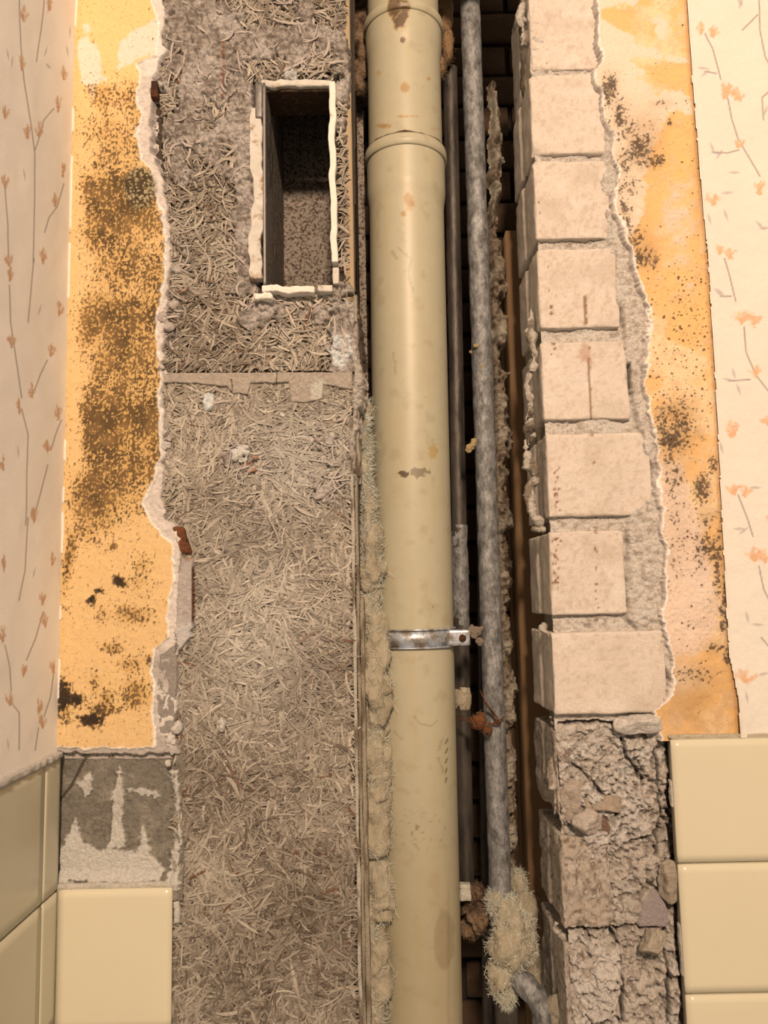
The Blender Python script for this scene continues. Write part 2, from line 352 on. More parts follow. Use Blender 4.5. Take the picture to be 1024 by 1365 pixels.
# ================================================================== WALL, BACK (yellow mouldy plaster strip, patch, tile)
E_yel = [(205, -30), (208, 20), (213, 45), (210, 75), (182, 86), (190, 105), (184, 125), (190, 150), (184, 180), (190, 213), (204, 225), (212, 262), (220, 300), (224, 340), (217, 390), (214, 430), (209, 450), (215, 480), (215, 540), (217, 600), (205, 640), (192, 672), (205, 700), (233, 728), (234, 765), (226, 800), (226, 850), (208, 866), (205, 895), (207, 1000)]
E_pla = [(214, -30), (222, 20), (215, 50), (222, 65), (206, 95), (202, 130), (200, 160), (202, 200), (216, 232), (224, 285), (228, 350), (222, 395), (218, 450), (219, 480), (216, 530), (219, 600), (217, 660), (220, 690), (238, 705), (243, 735), (240, 760), (236, 850), (236, 870), (234, 985), (240, 1005), (238, 1100), (236, 1400)]
moldL = [(170, 130, 30, 25, .5), (150, 175, 45, 30, .42), (190, 250, 20, 26, 1.0), (125, 268, 20, 18, .62), (148, 300, 35, 45, .72), (195, 300, 22, 40, .5), (160, 360, 40, 40, .6), (200, 370, 18, 35, .6), (125, 430, 20, 45, .7), (165, 440, 40, 50, .68), (190, 500, 28, 50, .55), (150, 545, 22, 20, .35), (150, 590, 32, 45, .85), (195, 620, 20, 40, .45), (125, 665, 38, 45, .8), (175, 655, 25, 30, .5), (110, 705, 30, 25, .5),
         (90, 740, 8, 45, .7), (146, 731, 8, 5, .85), (160, 776, 7, 7, .95), (123, 800, 4, 8, .95), (134, 789, 6, 4, .95), (190, 752, 14, 14, .5), (185, 775, 22, 30, .38), (175, 820, 32, 16, .55), (135, 820, 14, 20, .35), (148, 863, 16, 10, .62), (175, 885, 22, 16, .5), (185, 925, 22, 24, .65), (130, 912, 14, 20, .4), (84, 930, 10, 26, 1.0), (100, 932, 14, 9, .95), (122, 958, 18, 9, .95), (140, 945, 22, 8, .9), (145, 930, 10, 12, .7), (90, 811, 6, 5, .5), (200, 880, 12, 8, .5)]
zp0 = P(150, 1000, 0)[2]
def fn_left(X, Z, U, V):
    n1 = fbm(X, Z, 90, 4, 11); n2 = fbm(X, Z, 14, 3, 12)
    ey = ip(V, E_yel) + n1 * 3.5; ep = ip(V, E_pla) + fbm(X, Z, 110, 4, 13) * 4
    vb = 998 + n1 * 3
    inY = np.minimum(ey - U, vb - V)
    rim = ss(4.5, 0, inY) * (inY > -30)
    inP = ep - U
    col = np.ones(U.shape + (3,)) * A(222, 174, 108)
    col = mixc(col, A(243, 184, 112), ss(220, 60, V))
    col = mixc(col, A(222, 172, 92), ss(0, 1.0, n2) * .35)
    col = mixc(col, A(210, 165, 95), ss(12, 0, U - ip(V, [(105, 0), (92, 350), (80, 800), (75, 1000)])) * .5)
    # white filler patches at the top
    wh = np.maximum.reduce([sdp(U, V, [(158, 60), (190, 35), (212, 30), (216, 75), (180, 80), (160, 95)]), sdp(U, V, [(103, 58), (118, 50), (134, 62), (140, 105), (125, 130), (110, 110)]), 5 - np.hypot(U - 118, V - 39)])
    col = mixc(col, A(226, 198, 158), ss(-2, 3, wh + n1 * 5))
    # mould
    dens = 0 * U
    for (x, y, rx, ry, d) in moldL: dens = np.maximum(dens, d * blob(U + n2 * 7, V + n1 * 5, x, y, rx, ry))
    n4 = fbm(X, Z, 30, 3, 17); dens = np.maximum(dens, (.56 + .22 * n4 + .12 * n2) * ss(180, 265, V + n4 * 30) * ss(725, 660, V + n4 * 20) * ss(98, 128, U + n2 * 12 + n4 * 8)); dens = np.maximum(dens, (.42 + .15 * n4) * ss(95, 130, V + n4 * 20) * ss(105, 140, U + n4 * 12) * ss(250, 200, V))
    hf = .5 + .5 * (.55 * fbm(X * 2.2, Z * .9, 330, 3, 21) + .65 * fbm(X, Z, 480, 2, 22) + .18 * fbm(X * 4, Z * .25, 160, 2, 20))
    th = 1 - dens * .86
    mm = ss(-.05, .12, hf - th + .10)
    col = mixc(col, A(196, 146, 74), np.clip(dens * 1.25, 0, .8) * ss(.1, .5, dens))
    lump_ = blob(U, V, 188, 252, 20, 27) > .42
    col = mixc(col, np.ones_like(col) * A(56, 38, 24) + (A(128, 90, 48) - A(56, 38, 24)) * np.clip(.35 + .5 * fbm(X, Z, 55, 3, 24) + .3 * n1, 0, 1)[..., None], mm * .88)
    blackm = 0 * U
    for (x, y, rx, ry, d) in [m_ for m_ in moldL if m_[4] >= .95 and m_[1] > 700]: blackm = np.maximum(blackm, ss(.3, .6, blob(U + n1 * 5, V + n1 * 4, x, y, rx, ry) + .35 * fbm(X, Z, 300, 2, 23)))
    col = mixc(col, A(40, 28, 20), blackm * .9)
    # layers beyond the yellow
    grey = A(206, 182, 152); col = mixc(col, A(244, 224, 190), rim * .9)
    g2 = np.ones_like(col) * grey * (1 + .12 * fbm(X, Z, 200, 3, 14))[..., None]
    g2 = mixc(g2, A(165, 145, 120), ss(860, 880, V) * .8)
    g2 = mixc(g2, A(226, 205, 172), ss(.1, .6, n2) * .6)
    out = (inY < 0)
    col = np.where(out[..., None], g2, col)
    h = .0022 * ss(-1, 1.6, inY) + .0004 * n1 + .0005 * mm + .0016 * n2 * .3
    h = h + np.where(out, .0012 * fbm(X, Z, 160, 4, 15), 0)
    f1, f2, cid = vor(X, Z, 420, 3)
    lm = ss(.25, .5, blob(U, V, 188, 252, 20, 27)); h = h + lm * (.0035 * (1 - f1))
    col = mixc(col, mixc(np.ones_like(col) * A(70, 55, 34), A(185, 160, 110), cid * (cid > .7)), lm * .85)
    h = h - .016 * ss(2.2, -3.5, inP)
    # step down into the hole above the tile
    h = h - .009 * ss(1004 + n1 * 3, 1008 + n1 * 3, V) 
    keep = (inP > -5) & (V < 1014)
    return -h, col, keep
wb = hfield('wall_back', (74, 262), (-22, 1012), 0.0, .00095, lambda X, Z, U, V: (lambda r: (r[0], r[1], r[2] & (X > XL - .002)))(fn_left(X, Z, U, V)), M_plaster, kind='structure')
wb['label'] = 'yellow plaster strip with brown speckled mould left of the fibre board'
def fn_patch(X, Z, U, V):
    n = fbm(X, Z, 60, 4, 31); nf_ = fbm(X, Z, 260, 3, 32)
    col = np.ones(U.shape + (3,)) * A(142, 126, 100)
    col = mixc(col, A(165, 146, 115), ss(0, .7, n) * .8); col = mixc(col, A(116, 100, 78), ss(.1, .6, -nf_) * .5)
    cuts = [[(104, 1045), (119, 1030), (121, 1055), (112, 1065)], [(157, 1022), (162, 1055), (160, 1095), (165, 1130), (143, 1130), (148, 1080)], [(98, 1090), (108, 1125), (130, 1135), (190, 1137), (218, 1160), (210, 1176), (75, 1176), (78, 1140)],
            [(190, 1105), (197, 1135), (183, 1140)], [(205, 1055), (212, 1065), (170, 1056), (165, 1052)], [(225, 1150), (238, 1120), (240, 1182), (222, 1180)], [(225, 1030), (238, 1025), (241, 1125), (234, 1060)]]
    s = -99
    for c_ in cuts: s = np.maximum(s, sdp(U, V, c_))
    wm = ss(-2, 1, s + nf_ * 3.0 + n * 2)
    stria = .5 + .5 * np.sin(V * 2.2)
    col = mixc(col, A(226, 206, 172), wm * (1 - .35 * stria * ss(1120, 1080, V) * (V > 1040)))
    edge = np.minimum(np.minimum(V - 1010 - n * 3, 240 - U), U - 72)
    crn = ss(6, -3, linedist(U, V, [(72, 1012), (76, 1060)]) - 10) 
    col = mixc(col, A(80, 66, 50), ss(3, 1, linedist(U, V, [(75, 1070), (92, 1050), (108, 1018), (112, 1012)])) * .9)
    h = -.010 + .0012 * n + .0007 * nf_ + .002 * wm + .009 * ss(5, 0, V * 0 + (V < 1030) * 9 - 0 * U) * 0
    h = h + .006 * ss(225, 238, U + n * 5) - .004 * ss(22, 6, np.hypot(U - 82, V - 1030)) * (.5 + n)
    h = h + .0045 * ss(1160, 1176, V)
    return -h, col, (V < 1200) & (U < 246 - 3 * n)
hfield('mortar_patch', (64, 246), (1004, 1198), .004, .00095, fn_patch, M_rubble, wb, label='grey mortar patch with white scraped streaks above the tile')
def tile(u_l, v_t, wd, ht, parent, yb=-.004, x=None, z=None, lab=None):
    p = P(u_l, v_t, yb - .006); X0 = p[0] if x is None else x; Z1 = p[2] if z is None else z
    o = rbox('tile', X0, X0 + wd, yb - .006, yb, Z1 - ht, Z1, (10, 2, 10), .0014, m=M_tile, parent=parent)
    if lab: o['label'] = lab
    return X0, Z1
tx, tz = tile(69, 1187, .1495, .1495, wb, yb=.003)
xr_t = P(230, 1187, -.003)[0]; bpy.data.objects.remove(wb.children[-1], do_unlink=True)
tile(0, 0, xr_t - XL - .008, .1565, wb, yb=.003, x=XL + .0075, z=tz)
tile(0, 0, xr_t - XL - .008, .1495, wb, yb=.003, x=XL + .0075, z=tz - .1585)
rbox('grout', XL, xr_t - .002, -.001, .012, tz - .34, tz + .001, (3, 2, 3), .0005, m=M_grout, parent=wb)
rbox('grout', XL + .002, xr_t + .0, -.001, .006, tz - .001, tz + .006, (60, 3, 4), .002, .0015, 120, 9, m=M_rubble, parent=wb, colfn=lambda v, U, V: np.ones((len(v), 3)) * A(222, 200, 164))
rbox('plaster_crumb', P(231, 1200, 0)[0], P(239, 1200, 0)[0], .0, .010, P(231, 1232, 0)[2], P(231, 1202, 0)[2], (6, 4, 10), .002, .0015, 150, 5, m=M_rubble, parent=wb, colfn=lambda v, U, V: np.ones((len(v), 3)) * A(225, 206, 170))
# grey base-coat slab sticking out beside the board, with a rusty edge
def fn_slab(X, Z, U, V):
    pg = [(240, 742), (257, 744), (259, 820), (255, 848), (238, 868), (233, 850), (236, 790)]; n = fbm(X, Z, 150, 4, 41)
    s = sdp(U, V, pg) + n * 2
    col = np.ones(U.shape + (3,)) * A(200, 176, 148) * (1 + .12 * n)[..., None]
    col = mixc(col, A(226, 206, 176), ss(815, 840, V) * .7); col = mixc(col, A(110, 62, 36), ss(2.6, .6, abs(U - 257.5)) * ss(748, 760, V) * ss(838, 825, V))
    col = mixc(col, A(175, 112, 70), ss(8, 0, np.hypot(U - 250, V - 743)))
    return -(.002 + .0008 * n - .014 * ss(1.5, -2.5, s)), col, s > -4
hfield('plaster_slab', (228, 264), (735, 875), 0, .0009, fn_slab, M_rubble, wb, label='grey base coat slab with a rusty right edge')
def fn_slab2(X, Z, U, V):
    pg = [(212, 872), (234, 858), (236, 900), (233, 985), (214, 985), (208, 930)]; n = fbm(X, Z, 150, 4, 42); s = sdp(U, V, pg) + n * 1.5
    col = np.ones(U.shape + (3,)) * A(168, 148, 122) * (1 + .08 * n)[..., None]
    return -(.0005 + .0005 * n - .012 * ss(1.5, -2.5, s)), col, s > -4
hfield('base_coat', (204, 240), (850, 992), 0, .0009, fn_slab2, M_rubble, wb, label='smooth darker grey base coat strip')
def crumb(name, u, v, y, r, seed, parent, col, n=4, spread=6, m=M_rubble, **k):
    g = np.random.default_rng(seed); bl = []
    for i in range(n):
        p = P(u + g.normal(0, spread * .5), v + g.normal(0, spread), y); s = r * g.uniform(.6, 1.2)
        bl.append((p, (s, s * .8, s * g.uniform(.8, 1.3))))
    vv, qq = lump(bl, seed, .75, .55 / r, 22, 15, 4)
    return npmesh(name, vv, qq, m, parent, np.ones((len(vv), 3)) * col * (1 + .15 * fbm3(vv, 200, 3, seed))[:, None], **k)
crumb('plaster_crumb', 228, 990, .001, .005, 3, wb, A(228, 206, 172), 7, 8)
crumb('plaster_crumb', 222, 430, .003, .006, 4, wb, A(205, 178, 148), 7, 12)
crumb('plaster_crumb', 222, 585, .004, .005, 5, wb, A(222, 196, 164), 4, 6)
crumb('plaster_crumb', 218, 490, .004, .004, 6, wb, A(235, 212, 178), 3, 5)
rbox('brick_stub', P(201, 130, 0)[0], P(210, 130, 0)[0], -.002, .01, P(205, 130, 0)[2], P(205, 108, 0)[2], (5, 4, 8), .0015, .001, 150, 5, m=M_rust, parent=wb)
rbox('brick_stub', P(235, 722, 0)[0], P(250, 722, 0)[0], -.000, .012, P(240, 738, 0)[2], P(240, 702, 0)[2], (5, 4, 8), .002, .002, 150, 5, m=M_rust, parent=wb, warp=lambda v: v + np.stack([-(v[:, 2] - v[:, 2].mean()) * .3, 0 * v[:, 0], 0 * v[:, 0]], 1))

# ================================================================== WOOD WOOL BOARDS
YB = .015
xb0 = P(214, 300, YB)[0] - .012; uR = [(468, -30), (469, 380), (478, 420), (484, 470), (486, 520), (476, 560), (475, 700), (476, 900), (480, 1100), (481, 1400)]
V_J = 503
def board_right(Z_v): return ip(Z_v, uR)
holeX0, holeX1 = P(349, 250, YB)[0], P(444, 250, YB)[0]; holeZ1, holeZ0 = P(395, 116, YB)[2], P(395, 388, YB)[2]
plU = [(260, 150, 50, 160, .62), (270, 60, 70, 80, .8), (300, 200, 60, 60, .62), (250, 330, 26, 60, .45), (330, 440, 60, 14, .3), (405, 60, 50, 30, .8), (235, 30, 40, 50, .9), (270, 120, 60, 70, .75), (230, 180, 30, 50, .6), (300, 60, 40, 50, .75), (370, 70, 70, 35, .95), (400, 20, 40, 25, .6), (320, 170, 22, 90, .95), (280, 240, 30, 60, .35), (330, 300, 22, 80, .9), (330, 370, 22, 45, .8), (350, 415, 28, 28, .8), (420, 425, 35, 22, .8), (455, 440, 22, 40, 1.0), (235, 420, 20, 35, .6), (462, 490, 18, 30, .9), (375, 430, 12, 30, .8), (455, 100, 14, 70, .85), (225, 300, 10, 60, .5), (450, 390, 30, 14, .9)]
plL = [(282, 540, 16, 20, .65), (320, 615, 22, 32, .95), (445, 630, 28, 60, .6), (345, 680, 40, 40, .35), (420, 700, 50, 30, .25), (296, 965, 8, 8, .8), (225, 575, 12, 15, .5), (470, 620, 8, 60, .6)]
def plmask(U, V, X, Z, L, bias):
    n = fbm(X, Z, 45, 4, 51); d = 0 * U
    for (x, y, rx, ry, a) in L: d = np.maximum(d, a * blob(U + n * 8, V - n * 8, x, y, rx, ry))
    return ss(.33, .53, d + .26 * n + .10 * fbm(X, Z, 170, 3, 52) + bias)
def fn_board(L, vr):
    def f(X, Z, U, V):
        n = fbm(X, Z, 40, 4, 53); nf_ = fbm(X, Z, 200, 4, 54); pm = plmask(U, V, X, Z, L, 0)
        f1, f2, cid = vor(X + .004 * n, Z + .004 * nf_, 75, 4)
        crack = ss(.10, .0, f2 - f1)
        rough = .0026 * n + .0034 * nf_ + .0022 * (cid - .5) - .0022 * crack
        h = -.001 + .001 * nf_ + pm * (.0125 + rough)
        col = np.ones(U.shape + (3,)) * A(84, 68, 50)
        pc = np.ones_like(col) * A(192, 168, 138); pc = mixc(pc, A(110, 90, 68), ss(-.1, .5, nf_) * .6); pc = mixc(pc, A(224, 200, 168), ss(.0, .5, n) * .6)
        pc = mixc(pc, A(90, 68, 48), crack * .45)
        pc = mixc(pc, A(238, 222, 188), ss(.3, .9, sdp(U, V, [(375, 100), (450, 96), (458, 118), (345, 122)]) / 6 + n * .5) * .7)
        pc = mixc(pc, A(240, 226, 196), ss(.35, .6, blob(U, V, 455, 470, 16, 26) + .3 * nf_) + ss(.35, .6, blob(U, V, 282, 525, 10, 14) + blob(U, V, 278, 545, 7, 14) + .3 * nf_) + ss(.5, .7, blob(U, V, 322, 605, 14, 14) + .3 * nf_))
        pc = mixc(pc, A(150, 84, 48), ss(.5, .7, blob(U, V, 300, 100, 3, 60) * .8 + .3 * nf_) * .7 + ss(.6, .75, blob(U, V, 330, 620, 14, 3) + .2 * nf_) * .8)
        col = mixc(col, pc, pm)
        eR = board_right(V) + nf_ * 2.5 * ss(380, 410, V)
        inn = eR - U
        h = h - .014 * ss(2, -4, inn)
        hole = (X > holeX0 - .001) & (X < holeX1 + .001) & (Z > holeZ0 - .001) & (Z < holeZ1 + .001)
        keep = (inn > -5) & (V > vr[0]) & (V < vr[1]) & ~hole
        return YB - h, col, keep
    return f
def strands(name, N, vr, L, seed, parent, lenr, exclude_hole):
    g = np.random.default_rng(seed)
    z1, z0 = P(350, vr[0], YB)[2], P(350, vr[1], YB)[2]; x0, x1 = P(212, vr[0], YB)[0] - .01, P(486, vr[1], YB)[0] + .01
    x = g.uniform(x0, x1, N * 2); z = g.uniform(z0, z1, N * 2); U, V = proj(x, np.full_like(x, YB), z)
    ul = ip(V, [(212, 0), (226, 300), (220, 500), (219, 690), (236, 730), (238, 1000), (232, 1365)])
    pm = plmask(U, V, x, z, L, 0); ok = (U > ul) & (U < board_right(V) - 9) & (V > vr[0]) & (V < vr[1]) & ((pm < .5) | (g.random(N * 2) < np.where(pm < .9, .12, .035)))
    if exclude_hole: ok &= ~((x > holeX0 - .012) & (x < holeX1 + .01) & (z > holeZ0 - .008) & (z < holeZ1 + .008))
    x, z, V, U, pm, ul = x[ok][:N], z[ok][:N], V[ok][:N], U[ok][:N], pm[ok][:N], ul[ok][:N]; N = len(x)
    th = g.uniform(0, np.pi, N) * .75 + 2.6 * fbm(x, z, 16, 2, seed) + g.normal(0, .3, N)
    lay = g.random(N) ** .8
    Ls = g.uniform(lenr[0], lenr[1], N) * np.where(g.random(N) < .05, 1.9, 1); wd = g.uniform(.0008, .0032, N) * np.where(g.random(N) < .12, 1.5, 1)
    # keep strand ends inside the board
    xl_ = P(ul, V, YB)[:, 0] if len(ul) == N else 0; mx = np.minimum(x - xl_ + .003, P(470, 500, YB)[0] - x); Ls = np.minimum(Ls, np.maximum(.006, 1.9 * np.abs(mx) / np.maximum(.15, abs(np.cos(th)))))
    zm = np.minimum(z1 - z, z - z0); Ls = np.minimum(Ls, np.maximum(.007, 2.1 * zm / np.maximum(.15, abs(np.sin(th)))))
    if exclude_hole:
        dx = np.maximum(np.maximum(holeX0 - x, x - holeX1), 0); dz = np.maximum(np.maximum(holeZ0 - z, z - holeZ1), 0); dh = np.hypot(dx, dz); Ls = np.minimum(Ls, np.maximum(.008, dh * 1.9))
    c = np.stack([x, YB - .0015 - lay * .0095 - .0035 * (pm > .5), z], 1)
    d = np.stack([np.cos(th), 0 * th, np.sin(th)], 1); nr = np.tile(np.array([0, -1.0, 0]), (N, 1))
    v, q = ribbons(c, d, nr, Ls, wd, 7, .95, seed, .2)
    pal = fbm(x, z, 9, 3, seed + 3); k = np.clip(.5 + .35 * g.normal(0, 1, N) * .7 + .3 * pal + .15 * (lay - .5), 0, 1)[:, None]
    col = A(104, 84, 62) * (1 - k) + A(198, 174, 138) * k; col = np.where((pm > .5)[:, None], A(182, 158, 130), col)
    br = (g.random(N) < .012)[:, None]; col = np.where(br, A(120, 80, 50), col)
    if not exclude_hole:
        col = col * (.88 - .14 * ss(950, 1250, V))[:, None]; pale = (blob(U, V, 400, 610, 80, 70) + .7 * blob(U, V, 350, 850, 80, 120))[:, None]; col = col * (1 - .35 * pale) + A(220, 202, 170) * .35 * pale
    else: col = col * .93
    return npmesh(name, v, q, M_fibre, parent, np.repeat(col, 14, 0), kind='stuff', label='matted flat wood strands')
zc = P(340, V_J, YB)[2]
bu = empty('wood_wool_board', (P(340, V_J, YB)[0], YB, zc), label='upper fibre board caked in old plaster, around the dark rectangular vent opening', cat='board')
bl_ = empty('wood_wool_board', (P(340, 1365, YB)[0], YB, P(340, 1365, YB)[2]), label='tall lower fibre board of matted wood strands, below the horizontal mortar seam', cat='board')
hfield('plaster_coat', (205, 492), (-24, 503), YB, .0011, fn_board(plU, (-25, 500)), M_rubble, bu, label='crumbling grey plaster remains')
hfield('slab', (205, 492), (500, 1395), YB, .0018, fn_board(plL, (505, 1390)), M_rubble, bl_)
strands('strands', 9000, (-20, 497), plU, 101, bu, (.012, .040), True)
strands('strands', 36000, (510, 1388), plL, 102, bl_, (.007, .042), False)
# bodies behind the faces (thickness of the casing), edge strips
DB = .055
def zz(v, u=340): return P(u, v, YB)[2]
xr_u = P(468, 200, YB)[0]; xr_l = P(474, 900, YB)[0]
for nm, (x0, x1, z0, z1) in {'a': (xb0, holeX0, zz(500), zz(-30)), 'b': (holeX1, xr_u - .012, zz(500), zz(-30)), 'c': (holeX0, holeX1, holeZ1, zz(-30)), 'd': (holeX0, holeX1, zz(500), holeZ0)}.items():
    rbox('core', x0, x1, YB + .004, DB + .01, z0, z1, (3, 3, 8), .0005, m=M_soot if nm in 'cd' else M_rearm, parent=bu)
rbox('core', xb0, xr_l - .006, YB + .004, DB + .08, zz(1400), zz(506), (3, 3, 8), .0005, m=M_rearm, parent=bl_)
rbox('edge_board', xr_u - .012, xr_u + .0015, YB - .002, DB + .07, zz(405), zz(-30), (4, 8, 30), .0015, .0004, 60, 2, m=M_wood, parent=bu, label='smooth wooden edge strip')
def chipwarp(seed, a):
    def f(v):
        x1 = v[:, 0].max(); w_ = (v[:, 0] - v[:, 0].min()) / (x1 - v[:, 0].min()); v = v.copy()
        v[:, 0] += w_ * a * fbm(v[:, 2], v[:, 1], 30, 3, seed); return v
    return f
ls = dict(nf=60, amp=.0006)
def ecol(c1, c2, s): return lambda v, U, V: mixc(np.ones((len(v), 3)) * c1, c2, ss(-.1, .5, fbm3(v * np.array([1, 1, .3]), 120, 3, s)))
for i, (ua, ub, ya, va, vbm, c1) in enumerate([(471, 476, .004, 560, 1400, A(205, 184, 148)), (476.5, 481, .008, 640, 1400, A(172, 148, 112)), (481, 487, .014, 800, 1400, A(178, 155, 118))]):
    xa, xb = P(ua, 900, ya)[0], P(ub, 900, ya)[0]
    rbox('edge_strip', xa, xb, ya, DB + .03 + .02 * i, zz(vbm), zz(va), (4, 8, 160), .0012, .0006, 90, 20 + i, m=M_rubble, parent=bl_, colfn=ecol(c1, A(130, 108, 78), i), warp=chipwarp(i, .0012))
# rough plaster arris at the right of the seam
def fn_arris(X, Z, U, V):
    n = fbm(X, Z, 70, 4, 61); nf_ = fbm(X, Z, 240, 3, 62)
    el = ip(V, [(456, 400), (466, 440), (468, 520), (466, 600), (470, 640)]) + n * 4; er = ip(V, [(468, 396), (477, 405), (480, 450), (484, 490), (487, 520), (482, 545), (478, 575), (476, 650)]) + n * 3
    s = np.minimum(np.minimum(U - el, er - U), np.minimum(V - 398, 640 - V) )
    col = np.ones(U.shape + (3,)) * A(200, 178, 146) * (1 + .18 * nf_)[..., None]; col = mixc(col, A(120, 98, 72), ss(.2, .7, -nf_) * .5)
    return .002 - .003 * n - .003 * nf_ + .022 * ss(5, -2, s), col, s > -3
hfield('plaster_arris', (448, 496), (390, 655), .002, .0011, fn_arris, M_rubble, bu, label='rough plaster bulge at the right edge')
zlow = rbox('casing_side', P(474, 480, .01)[0] - .004, P(478, 480, .01)[0], .008, DB + .06, zz(640), zz(398), (5, 12, 50), .002, .003, 80, 33, m=M_rubble, parent=bu, colfn=ecol(A(190, 165, 130), A(110, 88, 62), 5))
# mortar seam
def fn_seam(X, Z, U, V):
    n = fbm(X, Z, 60, 4, 71); nf_ = fbm(X, Z, 260, 3, 72)
    top = ip(-U, [(496.5, -216), (497, -330), (496, -400), (497, -466)][::-1]) if False else 496.5 - (U - 216) * .006 + nf_ * .6
    bot = np.interp(U, [214, 260, 290, 330, 380, 430, 468], [511, 510, 515, 511, 509, 512, 519]) + n * 1.6
    s = np.minimum(V - top, bot - V); s = np.maximum(s, sdp(U, V, [(384, 508), (432, 508), (430, 532), (408, 537), (388, 536)]) - 0); s = np.maximum(s, sdp(U, V, [(300, 510), (334, 508), (330, 526), (310, 524)]) + n * 2)
    s = np.minimum(s, np.minimum(U - 217, 470 - U))
    col = np.ones(U.shape + (3,)) * A(192, 167, 134) * (1 + .08 * nf_)[..., None]
    col = mixc(col, A(222, 204, 166), ss(.2, .6, blob(U, V, 425, 520, 12, 12) + .3 * n) * .8)
    ck = np.minimum(abs(U - 367 - n * 2), abs(U - 308 - n * 3) + (V < 505) * 4)
    col = mixc(col, A(90, 72, 52), ss(1.3, .5, ck) * .8)
    return .0015 - .0008 * nf_ - .0006 * n + .001 * ss(1.5, .3, ck) + .014 * ss(1.2, -1.8, s), col, s > -3
hfield('mortar_seam', (212, 474), (488, 545), .002, .0008, fn_seam, M_rubble, bl_, label='horizontal mortar seam between the two boards')
crumb('lime_crumb', 322, 606, .001, .006, 12, bl_, A(236, 216, 182), 6, 7); crumb('lime_crumb', 335, 625, .001, .004, 13, bl_, A(200, 150, 110), 3, 5)
crumb('lime_crumb', 296, 966, .002, .004, 14, bl_, A(225, 206, 172), 3, 3)

# ================================================================== VENT OPENING
vt = empty('vent_opening', (P(398, 388, .0)[0], 0, holeZ0), label='rectangular vent hole with peeling white frame and dark mouldy inside', cat='vent')
fx0, fx1 = P(352, 250, .0)[0], P(441, 250, .0)[0]; fz0, fz1 = P(395, 384, .0)[2], P(395, 116, 0)[2]
def fw_(s, a): return lambda v: v + np.stack([a * fbm(v[:, 2], 0 * v[:, 2], 35, 3, s), 0 * v[:, 0], 0 * v[:, 0]], 1)
def fwz(s, a): return lambda v: v + np.stack([0 * v[:, 0], 0 * v[:, 0], a * fbm(v[:, 0], 0 * v[:, 2], 60, 3, s)], 1)
rbox('frame_strip', fx1 - .001, fx1 + .0075, -.006, .012, P(440, 352, 0)[2], P(440, 112, 0)[2], (5, 4, 80), .0012, .0007, 120, 2, m=M_white, parent=vt, warp=fw_(3, .0016), label='white painted right frame strip')
rbox('frame_strip', fx1 + .001, fx1 + .009, -.004, .012, P(447, 380, 0)[2], P(447, 358, 0)[2], (5, 4, 16), .0012, .001, 120, 4, m=M_oldw, parent=vt)
rbox('frame_strip', fx0 - .017, fx0 - .0005, -.003, .012, P(350, 372, 0)[2], P(350, 145, 0)[2], (8, 4, 80), .0015, .001, 120, 5, m=M_oldw, parent=vt, warp=fw_(6, .0035), label='worn left frame strip')
rbox('frame_plate', fx0 - .0005, fx0 + .0035, -.008, .06, fz0 - .002, fz1 + .002, (3, 6, 20), .0008, m=M_metal, parent=vt, label='thin grey metal plate on the left')
rbox('frame_hinge', fx0 - .011, fx0 - .001, -.004, .010, P(350, 160, 0)[2], P(350, 112, 0)[2], (4, 4, 8), .0012, .0006, 100, 8, m=M_metal, parent=vt)
rbox('frame_strip', fx0 - .002, P(420, 384, 0)[0], -.010, .008, fz0 - .009, fz0, (60, 4, 5), .0014, .001, 120, 9, m=M_white, parent=vt, warp=fwz(5, .002), label='flaking lower frame strip')
rbox('frame_strip', P(424, 384, 0)[0], fx1 + .001, -.008, .008, fz0 - .008, fz0 + .001, (20, 4, 5), .0014, .001, 120, 10, m=M_oldw, parent=vt, warp=fwz(6, .002))
rbox('plaster_crumb', fx0 - .012, fx0 + .012, -.010, .008, fz0 - .018, fz0 - .008, (20, 8, 10), .004, .003, 90, 11, m=M_white, parent=vt)
rbox('frame_lip', fx0 - .004, fx1 + .004, -.004, .006, fz1 - .001, fz1 + .009, (50, 4, 6), .003, .002, 80, 12, m=M_oldw, parent=vt, warp=fwz(7, .002), label='plastered upper lip')
# inner throat + flue
Lx0, Lx1, fy1 = fx0 + .0035, fx1 + .001, .175
def plane(name, p, m, parent, n=10, amp=0.0, **k):
    p = np.array(p, float); s = np.linspace(0, 1, n + 1); a, b = np.meshgrid(s, s)
    v = (p[0] * ((1 - a) * (1 - b))[..., None] + p[1] * (a * (1 - b))[..., None] + p[2] * (a * b)[..., None] + p[3] * ((1 - a) * b)[..., None]).reshape(-1, 3)
    nn = np.cross(p[1] - p[0], p[3] - p[0]); nn /= np.linalg.norm(nn)
    if amp: v = v + nn * (fbm3(v, 120, 3, 3) * amp)[:, None]
    return npmesh(name, v, gridq(n + 1, n + 1).reshape(-1, 4), m, parent, **k)
rbox('lintel_lining', Lx0, Lx1, .003, DB, fz1 - .004, fz1, (24, 20, 3), .001, .0012, 150, 4, m=M_soot, parent=vt)
fzt = fz1 + .35; fzb = fz0 - .12
plane('flue_rear', [(Lx0 - .01, fy1 - .003, fzb), (Lx1 + .04, fy1 - .003, fzb), (Lx1 + .04, fy1 - .003, fzt + .01), (Lx0 - .01, fy1 - .003, fzt + .01)], M_flue, vt, 40, .0008)
plane('flue_side', [(Lx0, .01, fzb), (Lx0, fy1 + .01, fzb), (Lx0, fy1 + .01, fzt), (Lx0, .01, fzt)], M_flue, vt, 40, .0008)
plane('flue_side', [(Lx1 + .03, DB, fzb), (Lx1 + .03, fy1, fzb), (Lx1 + .03, fy1, fzt), (Lx1 + .03, DB, fzt)], M_soot, vt, 10)
plane('flue_top', [(Lx0, DB, fzt), (Lx1 + .03, DB, fzt), (Lx1 + .03, fy1, fzt), (Lx0, fy1, fzt)], M_soot, vt, 4)
